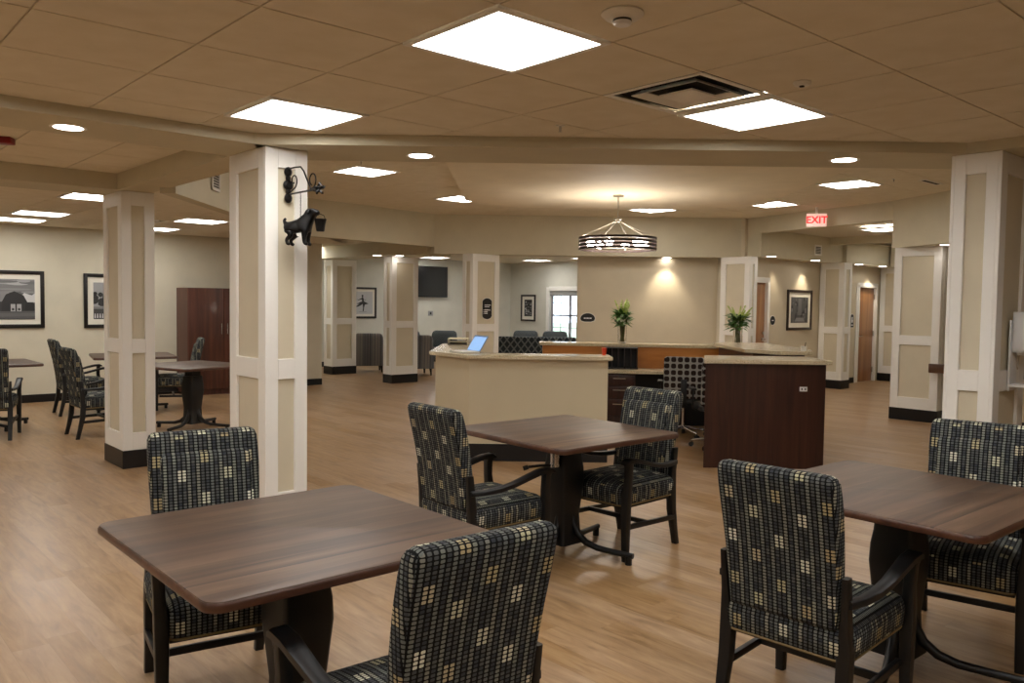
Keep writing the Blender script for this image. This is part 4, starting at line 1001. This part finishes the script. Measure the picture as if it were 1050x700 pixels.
def d_dance(pg):
    pg([(0, 0), (1, 0), (1, 1), (0, 1)], 190)
    K = 30
    pg([(0.46, 0.85), (0.52, 0.86), (0.54, 0.80), (0.50, 0.76), (0.45, 0.79)], K)
    pg([(0.47, 0.77), (0.52, 0.77), (0.56, 0.60), (0.58, 0.52), (0.48, 0.52), (0.46, 0.62)], K)
    pg([(0.47, 0.72), (0.30, 0.64), (0.18, 0.66), (0.30, 0.61), (0.47, 0.66)], K); pg([(0.52, 0.72), (0.60, 0.62), (0.70, 0.70), (0.62, 0.60), (0.53, 0.66)], 60)
    pg([(0.20, 0.44), (0.40, 0.54), (0.58, 0.56), (0.80, 0.46), (0.62, 0.42), (0.42, 0.44)], 50)
    pg([(0.50, 0.46), (0.62, 0.46), (0.57, 0.28), (0.55, 0.12), (0.50, 0.12), (0.52, 0.28)], K)
    pg([(0.10, 0.30), (0.30, 0.42), (0.50, 0.48), (0.44, 0.40), (0.28, 0.33)], K)
    pg([(0.30, 0.1), (0.72, 0.1), (0.68, 0.085), (0.34, 0.085)], 130)
def d_abs(pg):
    pg([(0, 0), (1, 0), (1, 1), (0, 1)], 40)
    rnd = random.Random(9)
    for k in range(60):
        x, z = rnd.uniform(0.02, 0.86), rnd.uniform(0.02, 0.9); w, h = rnd.uniform(0.04, 0.14), rnd.uniform(0.02, 0.09); s = rnd.uniform(-0.05, 0.05)
        pg([(x, z), (x+w, max(0, z+s)), (min(1, x+w), min(1, z+h+s)), (x, min(1, z+h))], rnd.choice((170, 200, 120, 90)))
def d_print(pg):
    pg([(0, 0), (1, 0), (1, 1), (0, 1)], 84)
    rnd = random.Random(11)
    for k in range(40):
        x, z = rnd.uniform(0, 0.9), rnd.uniform(0.0, 0.92); w, h = rnd.uniform(0.03, 0.12), rnd.uniform(0.05, 0.2)
        if 0.35 < x < 0.6 and z > 0.3: continue
        pg([(x, z), (min(1, x+w), z), (min(1, x+w*0.8), min(1, z+h)), (x+w*0.2, min(1, z+h))], rnd.choice((50, 62, 74, 100, 120)))
    pg([(0.36, 0.3), (0.6, 0.3), (0.58, 0.95), (0.40, 0.95)], 108); pg([(0.2, 0.05), (0.8, 0.05), (0.7, 0.2), (0.3, 0.2)], 130)
def on_line(p, q, px):             # nothing optical, just a shorthand for placing along a wall
    return W(p, q)
# wall at q = 14.2 faces -d2, so front (-y local) with rz = TH
picture('framed_picture', 'black-framed barn photograph cut by the left edge', (*W(2.41, 14.198), 1.565), TH, 1.26, 0.86, 0.055, 0.075, d_barn)
picture('framed_picture', 'black-framed farmyard photograph half hidden by the second column', (*W(4.04, 14.198), 1.555), TH, 0.9, 0.86, 0.055, 0.085, d_farm)
picture('framed_picture', 'black-framed dancer picture between the two lobby columns', (*W(10.95, 17.998), 1.56), TH, 0.80, 0.78, 0.05, 0.06, d_dance)
picture('framed_picture', 'black-framed upright abstract print left of the window', (*W(15.898, 17.22), 1.47), TH+PI/2+PI, 0.60, 0.75, 0.05, 0.09, d_abs)
picture('framed_picture', 'brown-framed print on the corridor wall under a downlight', (*W(14.88, 8.348), 1.55), TH, 0.92, 0.78, 0.05, 0.09, d_print, 'frame_br')

# ------------------------------------------------------------------ wall items
t = thing('television', 'black flat television on the lobby wall', 'television', (*W(12.85, 17.998), 2.14), TH)
bm = NB(); box(bm, (0, -0.06, 0), (1.40, 0.05, 0.82), bev=0.006); obj('housing', bm, 'black', t)
bm = NB(); box(bm, (0, -0.087, 0.005), (1.36, 0.004, 0.77)); obj('screen', bm, 'screen', t, smooth=0)
bm = NB(); box(bm, (0, -0.018, 0), (0.4, 0.035, 0.4)); obj('wall_mount', bm, 'black', t)
t = thing('outlet_plate', 'small grey wall plate under the television', 'outlet', (*W(13.05, 17.998), 1.30), TH)
bm = NB(); box(bm, (0, -0.004, 0), (0.16, 0.008, 0.13), bev=0.003); obj('plate', bm, mat('grey_plate', rgb(150, 150, 150), 0.5), t)
bm = NB(); box(bm, (0, -0.009, 0), (0.05, 0.004, 0.06)); obj('socket', bm, 'black', t)
def sign(name, label, loc, rz, outline, marks, th=0.008, rim=0.012):
    t = thing(name, label, 'sign', loc, rz)
    def ext(bm, pts, y0, y1):
        a = [bm.verts.new((x, y0, z)) for x, z in pts]; b = [bm.verts.new((x, y1, z)) for x, z in pts]
        bm.faces.new(a); bm.faces.new(b[::-1])
        for i in range(len(pts)): bm.faces.new((a[i], a[(i+1) % len(pts)], b[(i+1) % len(pts)], b[i]))
    cx = sum(x for x, z in outline)/len(outline); cz = sum(z for x, z in outline)/len(outline)
    def grow(pts, d): return [(x+(x-cx)/max(1e-6, math.hypot(x-cx, z-cz))*d, z+(z-cz)/max(1e-6, math.hypot(x-cx, z-cz))*d) for x, z in pts]
    bm = NB(); ext(bm, grow(outline, rim), 0, -th*0.6); obj('rim', bm, 'plate', t, smooth=0)
    bm = NB(); ext(bm, outline, -0.001, -th); obj('face', bm, 'black', t, smooth=0)
    bm = NB()
    for x0, x1, z0, z1 in marks: box(bm, ((x0+x1)/2, -th-0.0008, (z0+z1)/2), (x1-x0, 0.0016, z1-z0))
    obj('marks', bm, 'white_pl', t, smooth=0)
    return t
def arcs(r, a0, a1, n, cx=0, cz=0, sy=1): return [(cx+r*math.cos(a0+(a1-a0)*i/n), cz+sy*r*math.sin(a0+(a1-a0)*i/n)) for i in range(n+1)]
# directory sign on the centre column
oct_dir = arcs(0.11, 0.15, PI-0.15, 8, 0, 0.12, 0.62)+arcs(0.11, PI+0.15, 2*PI-0.15, 8, 0, -0.12, 0.62)
mk = [(-0.06, 0.08, 0.06, 0.072), (-0.06, 0.05, 0.03, 0.042), (-0.06, 0.03, -0.03, -0.012), (-0.06, 0.01, -0.06, -0.045), (-0.06, 0.01, -0.09, -0.075), (-0.085, -0.072, -0.03, -0.015), (-0.085, -0.072, -0.06, -0.045), (-0.085, -0.072, -0.09, -0.075), (0.035, 0.075, -0.03, -0.018)]
sign('directory_sign', 'black directory sign with white lines on the centre column', (*W(9.22+0.33, 11.449), 1.50), TH, oct_dir, mk)
half = arcs(0.135, 0.0, PI, 14, 0, -0.02, 0.75)+[(-0.12, -0.055), (-0.06, -0.075), (0.06, -0.075), (0.12, -0.055)]
sign('oval_sign', 'black half-round sign on the tan wall behind the station', (1.385, 15.198, 1.36), 0, half, [(-0.07, -0.035, -0.02, 0.0), (-0.025, 0.02, -0.02, 0.0), (0.03, 0.07, -0.02, 0.0)])
sign('round_sign', 'round black door sign left of the corridor print', (*W(13.93, 8.348), 1.35), TH, arcs(0.085, 0, 2*PI*15/16, 15), [(-0.03, 0.03, -0.006, 0.008)])
sign('restroom_sign', 'black and blue door sign left of the far wood door', (*W(17.06, 8.348), 1.32), TH, [(-0.07, -0.13), (0.07, -0.13), (0.07, 0.08)]+arcs(0.07, 0, PI, 8, 0, 0.08)[1:-1]+[(-0.07, 0.08)], [(-0.02, 0.02, 0.03, 0.09), (-0.03, 0.03, -0.03, 0.03), (-0.04, 0.04, -0.09, -0.07)])

# sanitizer dispenser on the near right column (face towards -d2 at q = 1.87)
t = thing('sanitizer_dispenser', 'white hand sanitizer dispenser with drip tray on the near right column', 'dispenser', (*W(6.03, 1.868), 1.36), TH)
bm = NB(); box(bm, (0, -0.008, -0.04), (0.13, 0.014, 0.46), bev=0.005); obj('back_plate', bm, 'white_pl', t)
bm = NB(); secs = []
for z, w, d in ((-0.02, 0.10, 0.07), (0.0, 0.125, 0.09), (0.05, 0.13, 0.105), (0.20, 0.13, 0.105), (0.235, 0.12, 0.09), (0.245, 0.10, 0.07)):
    secs.append([(x, y, z) for x, y in rrect(w, d, 0.02, 4, 0, -0.015-d/2)])
loft(bm, secs); obj('housing', bm, 'white_pl', t, smooth=50)
bm = NB(); box(bm, (-0.022, -0.121, 0.17), (0.028, 0.004, 0.075), bev=0.0015); obj('level_window', bm, mat('smoky_plastic', rgb(44, 44, 50), 0.2), t)
bm = NB(); box(bm, (0, -0.06, -0.025), (0.04, 0.05, 0.02), bev=0.004); obj('nozzle', bm, 'plate', t)
bm = NB(); box(bm, (0, -0.07, -0.235), (0.13, 0.12, 0.018), bev=0.008); box(bm, (0, -0.07, -0.224), (0.10, 0.09, 0.006)); obj('drip_tray', bm, 'white_pl', t)

# handrail on the corridor-side wall
t = thing('handrail', 'short brown wood handrail on the wall beside the right column', 'handrail', (*W(12.12, 4.72), 0.78), TH)
bm = NB(); box(bm, (-0.055, -0.75, 0), (0.035, 1.6, 0.13), bev=0.012); obj('rail', bm, m_wood('rail_wood', rgb(60, 38, 24), rgb(86, 56, 36), rgb(104, 70, 46), 'y'), t)
bm = NB()
for y in (-0.05, -0.9): box(bm, (-0.02, y, 0), (0.045, 0.06, 0.06))
obj('bracket', bm, 'black', t)

# wardrobe cabinet against the left wall
t = thing('storage_cabinet', 'tall cherry-brown two-door cabinet against the left wall', 'cabinet', (*W(5.62, 13.93), 0), TH)
bm = NB(); box(bm, (0, 0, 0.94), (1.20, 0.50, 1.70)); box(bm, (0, 0.02, 0.05), (1.16, 0.44, 0.10)); obj('body', bm, 'cabinet', t, smooth=0)
for s in (-1, 1):
    bm = NB(); box(bm, (s*0.2985, -0.26, 0.94), (0.588, 0.02, 1.68), bev=0.002); d = obj('door', bm, 'cabinet', t)
    bm = NB(); tube(bm, [(s*0.05, -0.30, 1.02), (s*0.05, -0.30, 1.20)], 0.007, 8)
    for z in (1.04, 1.18): tube(bm, [(s*0.05, -0.27, z), (s*0.05, -0.30, z)], 0.005, 6)
    obj('handle', bm, 'chrome', d)

# ------------------------------------------------------------------ lobby furniture
def armchair(label, fabric):
    t = thing('lounge_armchair', label, 'armchair', (0, 0, 0), 0, 'grey lobby armchairs')
    bm = NB(); box(bm, (0, 0.0, 0.26), (0.70, 0.66, 0.22), bev=0.03, seg=3); obj('seat_base', bm, fabric, t, uv=True)
    bm = NB(); box(bm, (0, 0.06, 0.41), (0.52, 0.56, 0.12), bev=0.04, seg=3); obj('seat_cushion', bm, fabric, t, uv=True)
    bm = NB(); secs = []
    for z, g in ((0.16, 0.0), (0.5, 0.0), (0.70, 0.0), (0.80, 0.01), (0.86, 0.035), (0.885, 0.08)): secs.append([(x, y-(z-0.16)*0.10, z) for x, y in rrect(0.66-2*g, 0.17-g, 0.05, 4, 0, -0.27)])
    loft(bm, secs); obj('backrest', bm, fabric, t, smooth=50, uv=True)
    for s in (-1, 1):
        bm = NB(); secs = []
        for z, w in ((0.15, 0.11), (0.50, 0.11), (0.56, 0.13), (0.60, 0.14), (0.63, 0.12), (0.64, 0.08)): secs.append([(x, y, z) for x, y in rrect(w, 0.66-(0.02 if z > 0.62 else 0), 0.035, 3, s*0.32, 0.02)])
        loft(bm, secs); obj('arm', bm, fabric, t, smooth=50, uv=True)
    for sx in (-1, 1):
        for sy in (-0.27, 0.29):
            bm = NB(); tube(bm, [(sx*0.31, sy*1.06, 0.0), (sx*0.30, sy, 0.16)], [0.018, 0.028], 8); obj('leg', bm, 'black', t)
    return t
a0 = armchair('grey striped armchair seen from behind under the dancer picture', 'stripe'); a0.location = (-3.30, 18.85, 0); a0.rotation_euler = (0, 0, math.radians(14))
dup(a0, (-2.15, 18.2, 0), math.radians(20), 'grey striped armchair mostly hidden right of the column beside the television')
a1 = armchair('grey patterned armchair facing us below the television', 'fleck'); a1.location = (-1.80, 20.6, 0); a1.rotation_euler = (0, 0, math.radians(165))
dup(a1, (0.33, 21.4, 0), math.radians(175), 'grey armchair top showing behind the sofa, left one')
dup(a1, (1.15, 21.2, 0), math.radians(185), 'grey armchair top showing behind the sofa, right one below the window')
dup(a1, (-2.75, 20.3, 0), math.radians(150), 'grey patterned armchair beside the column, partly hidden by it')
t = thing('sofa', 'dark diamond-patterned sofa seen from behind over the cream desk', 'sofa', (0.55, 18.6, 0), 0.0)
bm = NB(); box(bm, (0, 0.02, 0.27), (1.75, 0.80, 0.24), bev=0.03, seg=3); obj('seat_base', bm, 'diamond', t, uv=True)
bm = NB(); box(bm, (0, -0.34, 0.50), (1.72, 0.18, 0.74), bev=0.04, seg=3); obj('backrest', bm, 'diamond', t, uv=True)
for s in (-1, 1):
    bm = NB(); box(bm, (s*0.84, 0.02, 0.38), (0.14, 0.80, 0.46), bev=0.04, seg=3); obj('arm', bm, 'diamond', t, uv=True)
    bm = NB(); box(bm, (s*0.39, 0.06, 0.44), (0.74, 0.62, 0.14), bev=0.04, seg=3); obj('seat_cushion', bm, 'diamond', t, uv=True)
    for y in (-0.33, 0.36):
        bm = NB(); tube(bm, [(s*0.78, y, 0), (s*0.78, y, 0.16)], [0.018, 0.028], 8); obj('leg', bm, 'black', t)
t = thing('side_table', 'small pale side table behind the sofa under the window', 'table', (2.0, 20.2, 0), 0)
bm = NB(); lathe(bm, [(0.0005, 0.52), (0.26, 0.52), (0.27, 0.535), (0.26, 0.55), (0.0005, 0.55)], 28); obj('top', bm, 'white_pl', t)
bm = NB(); tube(bm, [(0, 0, 0.02), (0, 0, 0.52)], 0.025, 12); lathe(bm, [(0.16, 0), (0.16, 0.012), (0.03, 0.03), (0.0005, 0.03)], 24); obj('pedestal', bm, 'black', t)

# ------------------------------------------------------------------ iron bracket and hanging dog (column face at q = 5.09)
bx, by = W(2.525, 5.088)
# local +x points straight out from the column face, y along it
AO = TH-PI/2
t = thing('iron_bracket', 'black scrolled iron bracket mounted high on the near left column', 'bracket', (bx, by, 2.37), AO)
bm = NB()
for z, r in ((0.085, 0.030), (0.0, 0.036), (-0.085, 0.030)):
    lathe(bm, [(0.0005, 0.0), (r*0.7, 0.0), (r, 0.006), (r*0.6, 0.016), (0.0005, 0.02)], 14, (0, 0, 0))
bmesh.ops.delete(bm, geom=bm.verts[:], context='VERTS')
def disc(bm, z, r, h): 
    n = 16; ring = [[bm.verts.new((x_, r_*math.cos(2*PI*k/n), z+r_*h*math.sin(2*PI*k/n))) for k in range(n)] for x_, r_ in ((0.001, r), (0.012, r), (0.024, r*0.55))]
    for i in range(2):
        for k in range(n): bm.faces.new((ring[i][k], ring[i][(k+1) % n], ring[i+1][(k+1) % n], ring[i+1][k]))
    bm.faces.new(ring[0]); bm.faces.new(ring[2])
disc(bm, 0.085, 0.026, 1.25); disc(bm, 0.0, 0.034, 1.0); disc(bm, -0.085, 0.026, 1.25); disc(bm, 0.045, 0.016, 1.6); disc(bm, -0.045, 0.016, 1.6)
obj('wall_plate', bm, 'iron', t)
bm = NB(); tube(bm, [(0.02, 0, -0.062), (0.20, 0, -0.062), (0.40, 0, -0.062)], 0.006, 8); obj('arm', bm, 'iron', t)
bm = NB(); tube(bm, [(0.02, 0, 0.105), (0.10, 0, 0.105), (0.18, 0, 0.10), (0.22, 0, 0.07), (0.32, 0, -0.058)], 0.005, 8); obj('brace', bm, 'iron', t)
def spiral(cx, cz, r0, r1, a0, a1, n=22): return [(cx+(r0+(r1-r0)*i/n)*math.cos(a0+(a1-a0)*i/n), 0, cz+(r0+(r1-r0)*i/n)*math.sin(a0+(a1-a0)*i/n)) for i in range(n+1)]
bm = NB(); tube(bm, [(0.03, 0, -0.05), (0.05, 0, -0.045)]+spiral(0.085, 0.02, 0.05, 0.012, -1.2, 5.2), 0.0045, 6); obj('scroll', bm, 'iron', t)
bm = NB(); tube(bm, spiral(0.335, 0.0, 0.052, 0.03, -1.9, 4.4), 0.0045, 6); obj('scroll', bm, 'iron', t)
bm = NB()
for a in range(5): tube(bm, [(0.40, 0, -0.062), (0.43+0.012*math.cos(a*1.256), 0.028*math.cos(a*1.256+0.4), -0.062+0.034*math.sin(a*1.256+0.4)), (0.452, 0.012*math.cos(a*1.256), -0.062+0.014*math.sin(a*1.256))], [0.010, 0.008, 0.003], 6)
tube(bm, [(0.36, 0, -0.062), (0.40, 0, -0.062)], 0.013, 8)
obj('finial', bm, 'iron', t)
# dog figure
dt = thing('hanging_dog_figure', 'black cast dog figure hanging by a chain with a bucket in its mouth', 'ornament', (bx+math.cos(AO)*0.18, by+math.sin(AO)*0.18, 1.965), -0.12)
me = bpy.data.meshes.new('body'); V = []; Eg = []; Rr = []
def jn(x, y, z, r, par=None):
    V.append((x, y, z)); Rr.append(r)
    if par is not None: Eg.append((par, len(V)-1))
    return len(V)-1
pel = jn(-0.060, 0, 0.120, 0.044); mid = jn(-0.008, 0, 0.128, 0.044, pel); che = jn(0.036, 0, 0.142, 0.054, mid); nk = jn(0.060, 0, 0.188, 0.036, che)
hd = jn(0.074, -0.005, 0.222, 0.036, nk); mz = jn(0.112, -0.018, 0.212, 0.021, hd); ns = jn(0.134, -0.028, 0.204, 0.017, mz)
for s in (-1, 1):
    a = jn(0.040, s*0.030, 0.092, 0.025, che); b = jn(0.036, s*0.032, 0.055, 0.016, a); c = jn(0.040, s*0.032, 0.014, 0.014, b); jn(0.062, s*0.032, 0.007, 0.012, c)
    a = jn(-0.068, s*0.032, 0.092, 0.032, pel); b = jn(-0.050, s*0.034, 0.065, 0.020, a); c = jn(-0.080, s*0.034, 0.038, 0.013, b); d_ = jn(-0.074, s*0.034, 0.012, 0.013, c); jn(-0.054, s*0.034, 0.007, 0.012, d_)
tl_ = jn(-0.098, 0, 0.140, 0.016, pel); tl2 = jn(-0.112, 0, 0.160, 0.012, tl_); jn(-0.098, 0, 0.178, 0.008, tl2)
for s in (-1, 1):
    e1 = jn(0.064, s*0.034, 0.228, 0.012, hd); jn(0.064, s*0.044, 0.200, 0.010, e1)
me.from_pydata(V, Eg, []); me.materials.append(M['iron'])
do = bpy.data.objects.new('body', me); COL.objects.link(do); do.parent = dt
sk = do.modifiers.new('skin', 'SKIN'); sk.use_smooth_shade = True
for i, r in enumerate(Rr): me.skin_vertices[0].data[i].radius = (r, r)
me.skin_vertices[0].data[0].use_root = True
sb = do.modifiers.new('sub', 'SUBSURF'); sb.levels = 2; sb.render_levels = 2
bm = NB()
tx = 0.125
lathe(bm, [(0.024, -0.075), (0.030, -0.035), (0.038, 0.0), (0.040, 0.004), (0.036, 0.004), (0.026, -0.07), (0.0005, -0.07)], 20, (tx+0.018, -0.03, 0.165)); bk = obj('bucket', bm, 'iron', dt)
bm = NB(); tube(bm, [(tx-0.014, -0.03, 0.168), (tx-0.008, -0.03, 0.195), (tx+0.012, -0.03, 0.203), (tx+0.04, -0.03, 0.192), (tx+0.050, -0.03, 0.168)], 0.0022, 6); obj('bucket_handle', bm, 'iron', bk)
bm = NB()
z = 0.175
while z < 2.305-1.965:
    bmesh.ops.create_cone  # chain links as little alternating rings
    n = 8; a = (int(z/0.011)) % 2
    pts = [(0.003*math.cos(2*PI*k/n)*(1 if a else 0), 0.003*math.cos(2*PI*k/n)*(0 if a else 1), z+0.0075*math.sin(2*PI*k/n)) for k in range(n+1)]
    tube(bm, pts, 0.0012, 4, cap=False); z += 0.011
obj('chain', bm, 'iron', dt)

# ------------------------------------------------------------------ camera and world
E_ = 1.62
cd = bpy.data.cameras.new('camera'); cd.sensor_width = 36; cd.lens = 36*847.4/1050; cd.clip_end = 200
cam = bpy.data.objects.new('camera', cd); COL.objects.link(cam)
P_, RO = 0.0472, 0.0138
f = Vector((0, math.cos(P_), -math.sin(P_))); u = Vector((0, math.sin(P_), math.cos(P_))); x = Vector((1, 0, 0))
x2 = x*math.cos(RO)+u*math.sin(RO); u2 = -x*math.sin(RO)+u*math.cos(RO)
cam.matrix_world = Matrix(((x2.x, u2.x, -f.x, 0), (x2.y, u2.y, -f.y, 0), (x2.z, u2.z, -f.z, E_), (0, 0, 0, 1)))
S.camera = cam
w = bpy.data.worlds.new('world'); S.world = w; w.use_nodes = True
bg = w.node_tree.nodes['Background']; bg.inputs[0].default_value = (0.70, 0.85, 1.0, 1); bg.inputs[1].default_value = 4.5
S.view_settings.view_transform = 'Standard'; S.view_settings.look = 'None'; S.view_settings.gamma = 1.0
S.view_settings.use_curve_mapping = False
S.view_settings.exposure = 0.2
